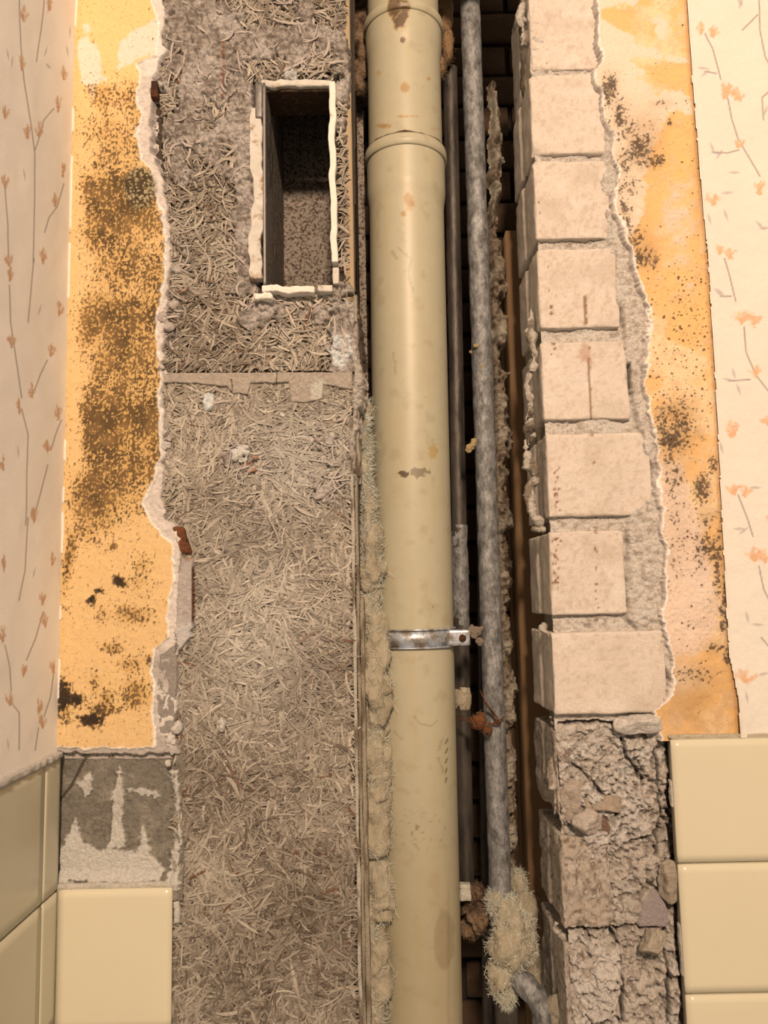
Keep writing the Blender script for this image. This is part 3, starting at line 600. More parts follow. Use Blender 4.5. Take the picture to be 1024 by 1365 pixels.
plane('flue_bottom', [(Lx0, .01, fz0 - .002), (Lx1 + .03, .01, fz0 - .002), (Lx1 + .03, fy1, fz0 - .03), (Lx0, fy1, fz0 - .03)], M_soot, vt, 12, .001)

# ================================================================== SHAFT
YR = .31
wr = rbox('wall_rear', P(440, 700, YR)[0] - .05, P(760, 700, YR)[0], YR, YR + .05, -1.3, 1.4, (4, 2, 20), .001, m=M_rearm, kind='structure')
wr['label'] = 'brick wall at the back of the pipe shaft, its shade put into the dark colour'
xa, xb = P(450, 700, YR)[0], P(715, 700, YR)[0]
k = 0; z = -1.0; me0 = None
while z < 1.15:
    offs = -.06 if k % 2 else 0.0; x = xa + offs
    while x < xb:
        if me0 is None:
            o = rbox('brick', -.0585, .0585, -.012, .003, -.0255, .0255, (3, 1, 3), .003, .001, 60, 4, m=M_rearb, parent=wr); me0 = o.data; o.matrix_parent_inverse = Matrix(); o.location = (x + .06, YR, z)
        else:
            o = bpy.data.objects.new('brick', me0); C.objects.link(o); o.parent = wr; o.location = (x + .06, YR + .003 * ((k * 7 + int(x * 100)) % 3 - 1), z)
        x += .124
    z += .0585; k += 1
# left inner shaft side and brown pier
rbox('shaft_pier', P(690, 700, .22)[0] - .004, P(745, 700, .22)[0], .205, YR, P(700, 1400, .22)[2] - .1, P(700, 312, .22)[2], (6, 4, 40), .003, .0012, 30, 6, m=M_brown, label='smooth brown pier face between the pipes and the pale bricks', cat='pier')
def fn_rag(X, Z, U, V):
    n = fbm(X, Z, 38, 4, 81); nf_ = fbm(X, Z, 170, 4, 82)
    el = 655 + (V - 300) * .012 + n * 4; er = ip(V, [(662, 110), (668, 200), (668, 300), (676, 340), (676, 520), (680, 700), (684, 850), (686, 1000), (688, 1200)]) + n * 9
    s = np.minimum(U - el, er - U); f1, f2, cid = vor(X + .005 * n, Z, 70, 9)
    col = np.ones(U.shape + (3,)) * A(150, 126, 94); col = mixc(col, A(84, 62, 42), ss(0, .6, -nf_) * .8); col = mixc(col, A(190, 168, 132), ss(.1, .6, n) * .7)
    return .19 + .02 * ss(6, -2, s) - .006 * n - .004 * nf_ + .004 * ss(.15, 0, f2 - f1), col, s > -3
hfield('mortar_rag', (640, 700), (105, 1290), .19, .0016, fn_rag, M_rubble, wr, label='ragged mortar ridge beside the brown pier')

zh = P(570, -48, .05)[2]
rbox('wall_shade_header', P(330, -34, 0)[0], P(760, -34, 0)[0], .020, .050, zh, zh + .6, (4, 4, 4), .002, m=M_grout, kind='structure', label='unseen wall added above the shaft opening to shade its top')  # out-of-view wall, added to keep lamp light off the upper shaft
# soil pipe --------------------------------------------------
YP = .10
pt, pb = P(537, 0, YP), P(561.5, 1365, YP); ax = (pt - pb) / (pt[2] - pb[2])
def axis(z): return pb + ax * (z - pb[2])
def zat(v, u=550, Y=YP - .05): return P(u, v, Y)[2]
sp = empty('soil_pipe', axis(zat(1395)), label='wide beige plastic drain pipe with rust blotches standing in the open shaft', cat='pipe')
spots = [(533, 18, 13, 20, 1.0), (526, 8, 9, 16, .9), (537, 53, 4, 4, 1), (539, 117, 8, 8, .9), (543, 262, 5, 10, .85), (546, 270, 8, 16, .62), (538, 285, 5, 5, .7), (504, 95, 5, 12, .5), (571, 105, 4, 4, .5), (547, 155, 30, 3, .55), (510, 168, 14, 4, .6), (580, 172, 9, 4, .55)]
def pvc_col(v, U, V):
    n = fbm3(v, 60, 4, 91); nf_ = fbm3(v, 260, 3, 92); ns = fbm3(v * np.array([1, 1, .15]), 90, 3, 93)
    col = np.ones((len(v), 3)) * A(178, 159, 118); col = mixc(col, A(178, 153, 106), ss(0, .8, ns) * .4)
    col = mixc(col, A(150, 126, 82), ss(900, 1300, V) * .5)  # shade painted in: pipe darkens towards the bottom of the shaft
    for (x, y, rx, ry, a) in spots:
        b = a * blob(U, V, x, y, rx, ry); b = b + (.22 * n + .12 * nf_) * ss(.05, .3, b); dk = A(70, 42, 24) if y < 60 else A(158, 118, 70)
        col = mixc(col, A(176, 140, 86), ss(.32, .45, b) * .8); col = mixc(col, dk, ss(.42, .55, b) * .85)
    for p in [[(530, 330), (548, 345), (545, 368), (552, 390)], [(522, 335), (530, 345)], [(525, 470), (528, 500)], [(552, 955), (560, 965), (575, 968), (583, 960)], [(525, 975), (535, 985)], [(590, 985), (585, 1000)], [(585, 1010), (590, 1030)]]:
        col = mixc(col, A(140, 118, 78), ss(2.2, .6, linedist(U + 2 * nf_, V, p)) * .5)
    col = mixc(col, A(75, 52, 32), ss(.38, .5, blob(U, V, 538, 632, 9, 4) + .35 * nf_) * .9 + ss(.5, .6, blob(U, V, 558, 630, 14, 7) + .45 * nf_) * .6)
    col = mixc(col, A(168, 132, 66), ss(.35, .6, blob(U, V, 577, 601, 7, 11) + .3 * nf_) * .75)
    for i in range(5): col = mixc(col, A(80, 62, 40), ss(1.3, .5, segd(U, V, (597 - i * .4, 985 + i * 13), (594, 991 + i * 13))) * .8)
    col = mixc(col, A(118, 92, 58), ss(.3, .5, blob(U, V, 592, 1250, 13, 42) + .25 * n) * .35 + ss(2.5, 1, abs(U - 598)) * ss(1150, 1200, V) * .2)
    col = mixc(col, A(110, 88, 58), (ss(.35, .6, nf_) * blob(U, V, 560, 1110, 35, 22)) * .7)
    col = mixc(col, A(150, 126, 84), ss(.3, .8, n) * .3)
    return col
R = .0535
def prof(seq, n_per):      # seq of (v, r) -> dense
    v = []; r = []
    for (a, b) in zip(seq[:-1], seq[1:]):
        m_ = max(2, int(abs(b[0] - a[0]) / n_per)); t = np.linspace(0, 1, m_, endpoint=False); v += list(a[0] + (b[0] - a[0]) * t); r += list(a[1] + (b[1] - a[1]) * (t * t * (3 - 2 * t)))
    v.append(seq[-1][0]); r.append(seq[-1][1]); return np.array(v), np.array(r)
for nm, seq, lb in [('pipe_barrel', [(1400, R), (262, R), (236, R + .0028), (192, R + .0030)], None), ('socket_bead', [(196, R + .0022), (195, R + .0052), (190, R + .0066), (185, R + .0060), (181, R + .0052), (179, R + .0015)], 'rounded socket bead'), ('pipe_barrel', [(184, R + .0002), (160, R), (60, R), (34, R + .0024), (10, R + .0026)], None), ('socket_bead', [(16, R + .002), (15, R + .0046), (10, R + .006), (4, R + .0052), (2, R + .002), (-2, R - .002)], None), ('pipe_barrel', [(6, R - .001), (-300, R - .001)], None)]:
    v_, r_ = prof(seq, 1.35); pts = np.array([axis(zat(a)) for a in v_])
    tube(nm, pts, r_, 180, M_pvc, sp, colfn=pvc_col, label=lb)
# dust ring on socket
v_ = np.linspace(0, 2 * np.pi, 90); cz = axis(zat(179)); tube('sealant', [cz + np.array([(R + .001) * math.cos(a), (R + .001) * math.sin(a), .001 * math.sin(a * 7)]) for a in v_], .0022, 8, M_crust, sp, amp=.0014, nf=160, caps=False, label='crusty rust line above the bead')
# strap --------------------------------------------------
zc_ = zat(852, 555); ca = axis(zc_); st = empty('pipe_clamp', ca, label='flat zinc strap clamped round the beige pipe with a tab on its right', cat='clamp')
hh = .0115
def ringband(r0_, r1_, z0, z1, nm, m):
    n = 120; a = np.linspace(0, 2 * np.pi, n, endpoint=False); prf = [(r0_, z0), (r1_, z0), (r1_, z1), (r0_, z1)]
    v = np.concatenate([np.stack([ca[0] + r * np.cos(a), ca[1] + r * np.sin(a), np.full(n, z)], 1) for r, z in prf]); i = np.arange(4 * n).reshape(4, n); qs = []
    for k in range(4): s0, s1 = i[k], i[(k + 1) % 4]; qs.append(np.stack([s0, np.roll(s0, -1), np.roll(s1, -1), s1], 1))
    return npmesh(nm, v, np.concatenate(qs), m, st, smooth=False)
ringband(R - .001, R + .0018, zc_ - hh, zc_ + hh, 'strap', M_strap)
for s in (-1, 1): ringband(R - .001, R + .0032, zc_ + s * hh - .0011, zc_ + s * hh + .0011, 'strap_lip', M_strap)
xt0 = ca[0] + R * .80; xt1 = P(627, 852, .065)[0]
rbox('tab', xt0, xt1, ca[1] - R * .62 - .002, ca[1] - R * .62 + .001, zc_ - .0105, zc_ + .0105, (6, 2, 4), .0008, m=M_strap, parent=st, warp=lambda v: v)
cb = np.array([xt1 - .010, ca[1] - R * .62 - .002, zc_ - .001]); tube('bolt', [cb + [0, .004, 0], cb, cb + [0, -.003, 0], cb + [0, -.005, 0]], [.005, .005, .0045, .001], 12, M_rust, st, amp=.001, nf=300)
crumb('bolt_crust', 633, 850, .075, .006, 22, st, A(150, 126, 96), 5, 6)
# steel pipes --------------------------------------------------
def vpipe(name, uv0, uv1, Y, r, m, n=32, amp=.0005, **k):
    a, b = P(*uv0, Y), P(*uv1, Y); e = empty(name, b, **k); t = np.linspace(0, 1, 300)[:, None]
    tube('barrel', a * (1 - t) + b * t, r, n, m, e, amp=amp, nf=70, seed=3); return e, a, b
e1, *_ = vpipe('steel_pipe', (617, -280), (668.5, 1235), .115, .0148, M_steel, amp=.0007, group='steel riser pipes', label='thicker mottled galvanised pipe, right of the beige pipe', cat='pipe')
e2, *_ = vpipe('steel_pipe', (600, 92), (622, 1190), .17, .0112, M_dsteel, amp=.0003, group='steel riser pipes', label='thin dark steel pipe behind, between beige and galvanised pipes', cat='pipe')
for i, (v0, v1, mm_) in enumerate([(700, 840, M_steel), (915, 945, M_wool)]):
    u_ = lambda v: 600 + 22 * (v - 92) / 1098
    tube('scale_crust', [P(u_(v), v, .17) for v in np.linspace(v0, v1, 30)], [.0112 + .0012 * math.sin(math.pi * t / 29) for t in range(30)], 20, mm_, e2, amp=.0016, nf=130, seed=i)
# second dark pipe deep behind
e3, *_ = vpipe('steel_pipe', (634, 60), (652, 1400), .25, .009, M_dsteel, n=20, group='steel riser pipes', label='faint dark pipe deepest in the shaft, behind the galvanised pipe', cat='pipe')
# brackets on galvanised pipe
cr = crumb('plaster_crumb', 627, 596, .10, .0045, 31, e1, A(186, 150, 96), 4, 7); crumb('plaster_crumb', 638, 480, .102, .003, 32, e1, A(182, 150, 92), 4, 10)
# rusty wire --------------------------------------------------
wv = empty('rusty_wire', P(640, 958, .095), label='twisted rusty binding wire knotted across the galvanised pipe', cat='wire')
def wire(px, y, r=.0009, m=M_rust, nm='strand', par=None):
    t = np.linspace(0, 1, 30); s = np.linspace(0, 1, len(px)); U_ = np.interp(t, s, [p[0] for p in px]); V_ = np.interp(t, s, [p[1] for p in px]); Yv = np.interp(t, s, y)
    return tube(nm, np.array([P(a, b, c_) for a, b, c_ in zip(U_, V_, Yv)]), r, 8, m, par or wv)
wire([(604, 950), (620, 956), (640, 962), (665, 966)], [.13, .11, .095, .094]); wire([(604, 958), (622, 960), (645, 970), (670, 958)], [.13, .11, .095, .094])
wire([(645, 932), (655, 948), (665, 966), (672, 955)], [.085, .09, .094, .095]); wire([(650, 940), (662, 955), (668, 968)], [.083, .09, .094]); wire([(640, 920), (648, 938), (664, 958)], [.09, .088, .094])
vv, qq = lump([(P(638, 960, .09), (.011, .009, .010)), (P(650, 972, .092), (.008, .005, .006))], 5, .6, 120); npmesh('rust_knot', vv, qq, M_rust, wv)
fuzz('rust_fuzz', vv, 400, .006, .0003, wv, M_crust, 9)
# bottom fittings --------------------------------------------------
bp = empty('branch_pipe', P(700, 1330, .08), label='crusty pipe branch bending to the bottom right under wet wool', cat='pipe')
pth = [P(672, 1225, .115), P(674, 1280, .11), P(684, 1300, .10), P(700, 1312, .09), P(715, 1328, .08), P(724, 1350, .075), P(728, 1400, .075)]
t = np.linspace(0, 1, 60); s = np.linspace(0, 1, len(pth)); pth = np.stack([np.interp(t, s, [p[i] for p in pth]) for i in range(3)], 1)
tube('bend', pth, .0145, 28, M_steel, bp, amp=.003, nf=80, seed=5)
tube('stub', [P(673, 1280, .115), P(676, 1400, .115)], .0150, 28, M_dsteel, bp)
crumb('mortar_lump', 745, 1352, .07, .010, 41, bp, A(170, 148, 112), 5, 7)
def woolclump(name, bl, seed, label, N=2500, L=.014, m=M_wool, amp=.45, nf=70, group=None, fm=M_woolf, wd=.00045):
    e = empty(name, bl[0][0], label=label, cat='insulation', group='tufts of wool lagging'); v, q = lump(bl, seed, amp, nf, 40, 26)
    npmesh('body', v, q, m, e); fuzz('fibres', v, N, L, wd, e, fm, seed); return e
woolclump('mineral_wool', [(P(678, 1225, .10), (.020, .018, .026)), (P(682, 1262, .095), (.026, .020, .032)), (P(700, 1250, .10), (.016, .014, .028)), (P(672, 1300, .10), (.018, .016, .024)), (P(662, 1200, .11), (.014, .012, .016)), (P(676, 1325, .1), (.012, .012, .014))], 7, 'pale wool tuft wrapped round the lower end of the galvanised pipe', 5000)
woolclump('mineral_wool', [(P(700, 1215, .18), (.018, .012, .024)), (P(712, 1290, .17), (.020, .012, .030)), (P(690, 1180, .19), (.015, .012, .018))], 8, 'dark shaded wool deep behind the bend', 900)
e = empty('rust_crust', P(630, 1215, .13), label='brown crumbly rust and mortar lump beside the pipe foot', cat='rubble')
vv, qq = lump([(P(626, 1205, .14), (.014, .012, .018)), (P(638, 1225, .13), (.014, .012, .020)), (P(640, 1195, .14), (.010, .01, .012)), (P(626, 1235, .14), (.012, .01, .014))], 9, .8, 110, 40, 28); npmesh('lump', vv, qq, M_crust, e); fuzz('flakes', vv, 900, .006, .0008, e, M_crust, 4)
rbox('plaster_chip', P(613, 1190, .12)[0], P(628, 1190, .12)[0], .115, .13, P(620, 1200, .12)[2], P(620, 1178, .12)[2], (6, 4, 8), .002, .0012, 120, 3, m=M_rubble, colfn=lambda v, U, V: np.ones((len(v), 3)) * A(215, 196, 158), label='small white plaster block lodged beside the beige pipe foot', cat='rubble')
# wool strip along the board
er_ = [(489, 548), (494, 600), (498, 660), (501, 700), (508, 755), (506, 800), (511, 850), (512, 870), (522, 905), (516, 935), (514, 980), (518, 1040), (513, 1100), (511, 1140), (514, 1165), (522, 1200), (505, 1240), (515, 1280), (509, 1330), (506, 1400)]
bl = []; g = np.random.default_rng(3)
for v0 in np.arange(556, 1400, 9):
    ur = float(ip(v0, er_)) + g.normal(0, 2.0); ul = 481 + (v0 - 560) * .004; wpx = max(8, ur - ul); p = P(ul + wpx * .48, v0 + g.normal(0, 3), .060 + g.normal(0, .006)); k = wpx * .00098 * .54
    bl.append((p, (k, k * .9, k * g.uniform(1.4, 2.6))))
woolclump('mineral_wool', bl, 12, 'long grey wool fringe hanging between fibre board and beige pipe', 16000, .020, amp=.7, nf=60)
woolclump('mineral_wool', [(P(482, 40, .12), (.014, .012, .05)), (P(480, 100, .13), (.012, .012, .03)), (P(484, 10, .12), (.02, .012, .02))], 14, 'brown wool stuffed at the upper left of the beige pipe', 900, m=M_crust, fm=M_crust)
woolclump('mineral_wool', [(P(592, 20, .14), (.014, .014, .035)), (P(596, 60, .145), (.010, .012, .032)), (P(588, 88, .14), (.008, .01, .014))], 15, 'brown hessian-like wool hanging between beige and galvanised pipes at the top', 500, m=M_brown, fm=M_crust, amp=.3)

# ================================================================== WALL, RIGHT
E_brk = [(794, -30), (800, 40), (806, 70), (798, 92), (802, 130), (806, 160), (822, 178), (824, 230), (820, 260), (830, 300), (838, 322), (848, 360), (855, 385), (862, 410), (866, 455), (858, 480), (864, 520), (868, 560), (876, 590), (880, 640), (888, 690), (890, 760), (886, 820), (892, 860), (896, 880), (890, 935), (873, 948), (886, 985)]
E_wp = [(914, -30), (921, 90), (928, 180), (941, 320), (949, 440), (956, 560), (961, 680), (967, 800), (971, 870), (982, 930), (985, 985)]
def fn_right(X, Z, U, V):
    n1 = fbm(X, Z, 80, 4, 111); n2 = fbm(X, Z, 18, 3, 112); nf_ = fbm(X, Z, 330, 3, 113)
    el = ip(V, E_brk) + n1 * 4 + 5 * fbm(X, Z, 28, 3, 119) + 1.5 * nf_; s = U - el
    cream = A(228, 196, 154); yel = A(232, 174, 104)
    col = np.ones(U.shape + (3,)) * yel; col = mixc(col, A(232, 178, 98), ss(0, .8, n2) * .4); col = mixc(col, A(240, 204, 150), ss(-.1, .6, -n2 + .5 * n1) * .6); col = mixc(col, A(200, 146, 84), ss(.1, .7, n1 + .5 * nf_) * .3)
    # cream filler at top
    cr = [[(780, 30), (800, 22), (812, 30), (835, 45), (850, 52), (862, 62), (880, 72), (925, 84), (900, 80), (868, 74), (845, 80), (864, 95), (852, 102), (868, 122), (900, 122), (925, 135), (922, 150), (890, 150), (866, 210), (860, 250), (850, 300), (836, 330), (780, 330)], [(870, 30), (882, 20), (893, 36), (884, 52), (868, 42)], [(795, -30), (860, -30), (850, 4), (815, 10), (795, 18)]]
    c_ = -99
    for p in cr: c_ = np.maximum(c_, sdp(U, V, p))
    col = mixc(col, cream, ss(-3, 3, c_ + n1 * 6 + nf_ * 2))
    pale = np.maximum.reduce([sdp(U, V, [(878, 600), (900, 612), (918, 640), (930, 690), (945, 740), (962, 800), (962, 840), (940, 868), (910, 876), (880, 880), (870, 700)]) + n1 * 5 + n2 * 4, 12 * blob(U, V, 905, 300, 22, 60) - 9 + n1 * 6])
    col = mixc(col, A(226, 190, 152), ss(-8, 8, pale) * .9)
    br = np.maximum.reduce([.75 * blob(U, V, 900, 575, 30, 40), .6 * blob(U, V, 845, 440, 20, 15), .8 * blob(U, V, 925, 940, 60, 60), .5 * blob(U, V, 945, 860, 20, 40), .5 * blob(U, V, 860, 180, 25, 40), .45 * blob(U, V, 865, 330, 15, 30), .5 * blob(U, V, 935, 230, 10, 80)])
    col = mixc(col, A(190, 138, 76), np.clip(br * (1 + .5 * n2 + .4 * n1), 0, .85))
    col = mixc(col, A(216, 180, 136), .8 * blob(U, V, 905, 900, 26, 22) + .3 * blob(U, V, 900, 960, 14, 20))
    wpe = ip(V, E_wp); col = mixc(col, A(150, 98, 52), ss(7, 0, wpe - U) * .5)
    # speckled mould
    sp_ = [(812, 118, 14, 22, .85), (826, 150, 14, 20, .8), (840, 170, 26, 18, .5), (852, 200, 20, 24, .8), (872, 216, 14, 10, .85), (830, 215, 16, 26, .6), (838, 250, 20, 18, .5), (832, 290, 14, 26, .6), (845, 320, 14, 16, .7), (856, 345, 14, 16, .8), (893, 165, 4, 5, .8), (882, 138, 16, 7, .5), (895, 585, 24, 18, .9), (905, 565, 22, 40, .62), (882, 560, 8, 30, .65), (890, 610, 10, 14, .6), (930, 575, 8, 12, .5), (938, 650, 14, 22, .78), (950, 620, 6, 16, .6), (945, 690, 16, 16, .55), (942, 730, 18, 22, .7), (957, 745, 8, 50, .75), (966, 800, 6, 30, .8), (965, 830, 8, 12, .8), (968, 875, 8, 16, .85), (955, 860, 12, 12, .5), (905, 700, 26, 60, .35), (900, 640, 16, 24, .5), (925, 900, 40, 12, .45), (870, 350, 8, 14, .6), (895, 740, 10, 20, .42)]
    d = 0 * U
    for (x, y, rx, ry, a) in sp_: d = np.maximum(d, a * blob(U + n1 * 5, V + n2 * 5, x, y, rx, ry))
    hf = .5 + .5 * (.5 * fbm(X, Z * .8, 260, 3, 121) + .6 * fbm(X, Z, 460, 2, 122)); mm = ss(-.04, .1, hf - (1 - d * .86) + .06)
    col = mixc(col, A(180, 140, 90), np.clip(d * .8, 0, .6)); col = mixc(col, A(62, 46, 36), mm * (.85 - .35 * np.clip(nf_, 0, 1)))
    # separate dots
    f1, f2, cid = vor(X, Z, 210, 12); dd = 1.1 * blob(U, V, 905, 410, 45, 60) + .8 * blob(U, V, 925, 480, 40, 90) + .6 * blob(U, V, 940, 200, 20, 200) + .5 * blob(U, V, 920, 780, 40, 80) + .9 * blob(U, V, 900, 560, 40, 50)
    dot = ss(.36, .16, f1 / (.15 + 1.1 * cid * cid) + .15 * nf_) * (_h(np.round(cid * 9999), np.round(cid * 777), np.zeros_like(cid), 3) < dd * .62)
    col = mixc(col, A(70, 44, 28), dot * .9)
    col = mixc(col, A(246, 226, 192), ss(3.2, .5, s) * .85 * (s > -1))
    base = np.ones_like(col) * A(210, 184, 152) * (1 + .1 * nf_)[..., None]
    col = np.where((s < 0)[..., None], base, col)
    h = .0007 * n1 + .0006 * n2 + .0007 * mm * 0 + .0004 * dot + .0005 * nf_ * (pale > 0) - .018 * ss(.5 - 3 * n2, -5 - 6 * abs(n2), s)
    return -h, col, (s > -13) & (U < wpe + 6) & (V < 988)
yr_tile_z = P(895, 986, -.008)[2]
def fn_core(X, Z, U, V):
    n = fbm(X, Z, 45, 4, 131); nf_ = fbm(X, Z, 190, 4, 132); n0 = fbm(X, Z, 14, 3, 133); f1, f2, cid = vor(X + .004 * n, Z + .005 * nf_, 42, 13)
    low = ss(962, 985, V); crack = ss(.09, 0, f2 - f1) * (.3 + .7 * low)
    e1_ = U - ip(V, [(815, 0), (800, 250), (822, 400), (838, 520), (868, 640), (835, 700), (834, 820), (890, 900)])      # rough fill right of the bricks
    fill = ss(-3, 4, e1_ + n * 5) * (1 - low)
    wx = X + .010 * n + .004 * nf_; wz = Z + .010 * fbm(X, Z, 45, 4, 135) + .004 * nf_; g1, g2, gc = vor(wx, wz, 26, 14); k1, k2, kc = vor(wx, wz, 85, 15); crack = ss(.06, 0, g2 - g1) * .5 * low * ss(0, .5, n0 + .3)
    h = -.0035 - .0035 * low + .0028 * n + .0022 * nf_ + fill * (.0075 + .003 * n0) + low * (.008 * n0 + .009 * (gc - .5) + .0045 * (kc - .5) + .004 * (1 - 2 * abs(n)) + .003 * fbm(X, Z, 95, 4, 136) + .0028 * nf_ + .0035) - .006 * crack
    col = np.ones(U.shape + (3,)) * A(230, 204, 168); col = mixc(col, A(166, 138, 106), ss(0, .7, nf_) * .55); col = mixc(col, A(234, 212, 176), ss(.1, .7, n) * .6)
    col = mixc(col, A(120, 96, 72), low * ss(.0, .55, -n0 + .3 * n) * .2); col = mixc(col, A(236, 214, 182), low * ss(-.1, .5, n0 + .4 * n) * .6); col = mixc(col, A(104, 80, 58), low * ss(.1, .6, -nf_ - .3 * n) * .6); col = mixc(col, A(60, 44, 32), crack * .6)
    col = mixc(col, A(190, 166, 134), low * .15)
    cl = [[(874, 1000), (876, 1040), (880, 1065), (884, 1090), (878, 1112), (876, 1140)], [(829, 985), (836, 1010), (844, 1020), (858, 1040)], [(745, 965), (800, 962), (840, 968), (868, 975)], [(760, 1015), (790, 1045), (815, 1070), (820, 1085)], [(760, 1237), (820, 1238), (886, 1236)], [(818, 1240), (826, 1262), (830, 1365)], [(886, 1240), (890, 1300), (892, 1365)], [(842, 1122), (876, 1115)]]
    dk = 99
    for p in cl: dk = np.minimum(dk, linedist(U + n * 4, V + nf_ * 3, p))
    m_ = ss(3.4, .8, dk + nf_) * (V > 950); h = h - .009 * m_; col = mixc(col, A(46, 33, 24), m_ * .8)
    gap = ss(886, 894, U - (V - 990) * .050 + n * 5) * ss(965, 985, V); h = h - .011 * gap; col = mixc(col, A(96, 74, 54), gap * .75)
    hole = ss(11, 5, np.hypot((U - 800), V - 1098) + n * 4); h = h - .018 * hole; col = mixc(col, A(56, 40, 30), hole * .8)
    slot = ss(5.5, 3.5, np.maximum(abs(U - 838) + 1.5, abs(V - 502) / 3.6)); h = h - .012 * slot; col = mixc(col, A(54, 38, 26), slot * .8)
    for (x, y, rx, ry) in [(755, 690, 22, 6), (790, 828, 10, 8), (742, 92, 20, 5), (770, 322, 30, 4), (720, 678, 10, 6)]: col = mixc(col, A(110, 84, 60), .6 * blob(U + n * 6, V, x, y, rx, ry) * ss(-.2, .4, nf_))
    pl = sdp(U, V, [(880, 1190), (892, 1215), (890, 1236), (852, 1236), (858, 1205)]); col = mixc(col, A(176, 152, 132), ss(-1, 1, pl)); h = np.where(pl > 0, -.001 + 0 * h, h)
    pl = sdp(U, V, [(815, 1265), (828, 1262), (828, 1330), (800, 1365), (792, 1310)]); col = mixc(col, A(226, 202, 168), ss(-1, 1, pl + n * 2)); h = h + .004 * ss(-1, 2, pl + n * 2)
    return .0125 - h, col, (V > -28) & (V < 1400) & (U > ip(V, [(704, 0), (712, 200), (722, 450), (733, 700), (739, 900), (742, 1000), (752, 1150), (762, 1365)]) + n * 2) & (U < 930)
wR = hfield('wall_right', (778, 992), (-24, 990), 0.0, .00095, fn_right, M_plaster, kind='structure')
wR['label'] = 'right wall plaster, yellow paint with black mould spots and broken left edge'
hfield('mortar_bed', (700, 935), (-24, 1395), .0125, .0010, fn_core, M_rubble, wR, label='crumbling mortar around the pale bricks')
def wp_right(X, Z, U, V):
    col = np.ones(U.shape + (3,)) * A(226, 204, 168); n1 = fbm(X, Z, 70, 3, 141)
    col *= (1 + .02 * fbm(X, Z, 20, 2, 142))[..., None]
    for s in [[(940, 45), (950, 65), (957, 90), (961, 106)], [(970, 130), (976, 160), (984, 185), (1000, 212), (1013, 235)], [(1012, -5), (1013, 40), (1020, 75), (1030, 95)], [(1018, 160), (1016, 130), (1028, 120)], [(966, 345), (972, 365), (981, 402)], [(992, 436), (995, 470), (1008, 500), (1026, 524)], [(984, 660), (996, 690), (1004, 715)], [(1012, 755), (1018, 785), (1028, 805)], [(950, 203), (970, 204), (985, 200)], [(940, 95), (955, 98)], [(972, 508), (1000, 506)], [(960, 395), (975, 395)], [(1028, 865), (1015, 850)], [(990, 40), (1010, 20)]]: col = stroke(U, V, col, s, 1.5, STEM, .8)
    for (x, y, s_) in [(935, 38, 11), (950, 42, 12), (966, 122, 16), (984, 126, 13), (984, 190, 10), (952, 265, 13), (1012, 250, 14), (960, 333, 10), (974, 338, 11), (988, 422, 15), (1005, 428, 13), (1008, 495, 11), (976, 573, 15), (1024, 560, 10), (978, 652, 11), (993, 654, 12), (1005, 740, 15), (1020, 742, 12), (995, 902, 15), (1028, 690, 9)]: col = flower(U, V, col, x, y + 3, s_ * 1.05, 1, 3)
    for (x, y, a) in [(930, 90, .1), (935, 102, -.7), (947, 190, 1.2), (948, 203, .1), (955, 212, -1), (990, 8, -2.2), (985, 12, -1.2), (1018, 155, -1.2), (1008, 295, .8), (1012, 305, -.1), (957, 385, .9), (962, 395, -2.3), (978, 508, -2.9), (980, 505, -1.8), (982, 512, 1.2), (962, 258, -.1), (944, 285, 1.3), (972, 230, 0), (1000, 650, 0), (960, 590, 1.3), (985, 712, -.6), (978, 705, 0), (998, 830, -1.8), (1003, 832, .1), (965, 280, 1.2), (1010, 900, -.2), (994, 922, 1.4)]: col = leaf(U, V, col, x, y, a, 15)
    e = U - ip(V, E_wp) - .6 * n1; col = mixc(col, A(252, 232, 198), ss(2, .5, e) * .5); col = mixc(col, A(224, 190, 146), ss(8, 0, e) * ss(880, 980, V) * .5)
    return -(.0022 + .0004 * n1 + .004 * ss(26, 0, e) * ss(860, 980, V) + .0010 * ss(5, 0, e)), col, (e > 0) & (V < 984 - (U - 985) * .03)
hfield('wallpaper', (905, 1060), (-24, 984), -.002, .0011, wp_right, M_paper, wR, label='cream floral wallpaper sheet with orange blossoms at the right')
# backing and right tiles
rbox('backing', P(900, 500, 0)[0], P(1060, 500, 0)[0], .004, .05, P(900, 1400, 0)[2], P(900, -30, 0)[2], (3, 2, 3), .0005, m=M_grout, parent=wR)
YT = -.0015
xt = P(899, 1000, YT - .006)[0]; xt2 = P(894.5, 990, YT - .006)[0]; z1 = P(960, 984, YT - .006)[2]; zj = [z1, P(960, 1150.5, YT - .006)[2], P(960, 1325, YT - .006)[2], P(960, 1497, YT - .006)[2]]
for a, b in zip(zj[:-1], zj[1:]): rbox('tile', xt2, xt2 + .15, YT - .0065, YT, b + .0011, a - .0011, (10, 2, 10), .0014, m=M_tile, parent=wR)
rbox('grout', xt2 + .002, xt2 + .16, YT - .0035, .01, zj[-1], z1 + .002, (3, 2, 3), .0005, m=M_grout, parent=wR)
rbox('grout', xt2 - .001, xt2 + .16, YT - .0035, .004, z1 + .0005, z1 + .004, (60, 3, 3), .0012, .0008, 130, 6, m=M_rubble, parent=wR, colfn=lambda v, U, V: np.ones((len(v), 3)) * A(214, 186, 142))
for (ua, va, vb_) in [(893, 1040, 1075), (905, 1232, 1300)]: rbox('mortar_sliver', P(ua, va, -.001)[0], P(ua + 6, va, -.001)[0], -.004, .006, P(ua, vb_, 0)[2], P(ua, va, 0)[2], (4, 4, 14), .0015, .0015, 120, 8, m=M_rubble, parent=wR, colfn=lambda v, U, V: np.ones((len(v), 3)) * A(226, 204, 166))
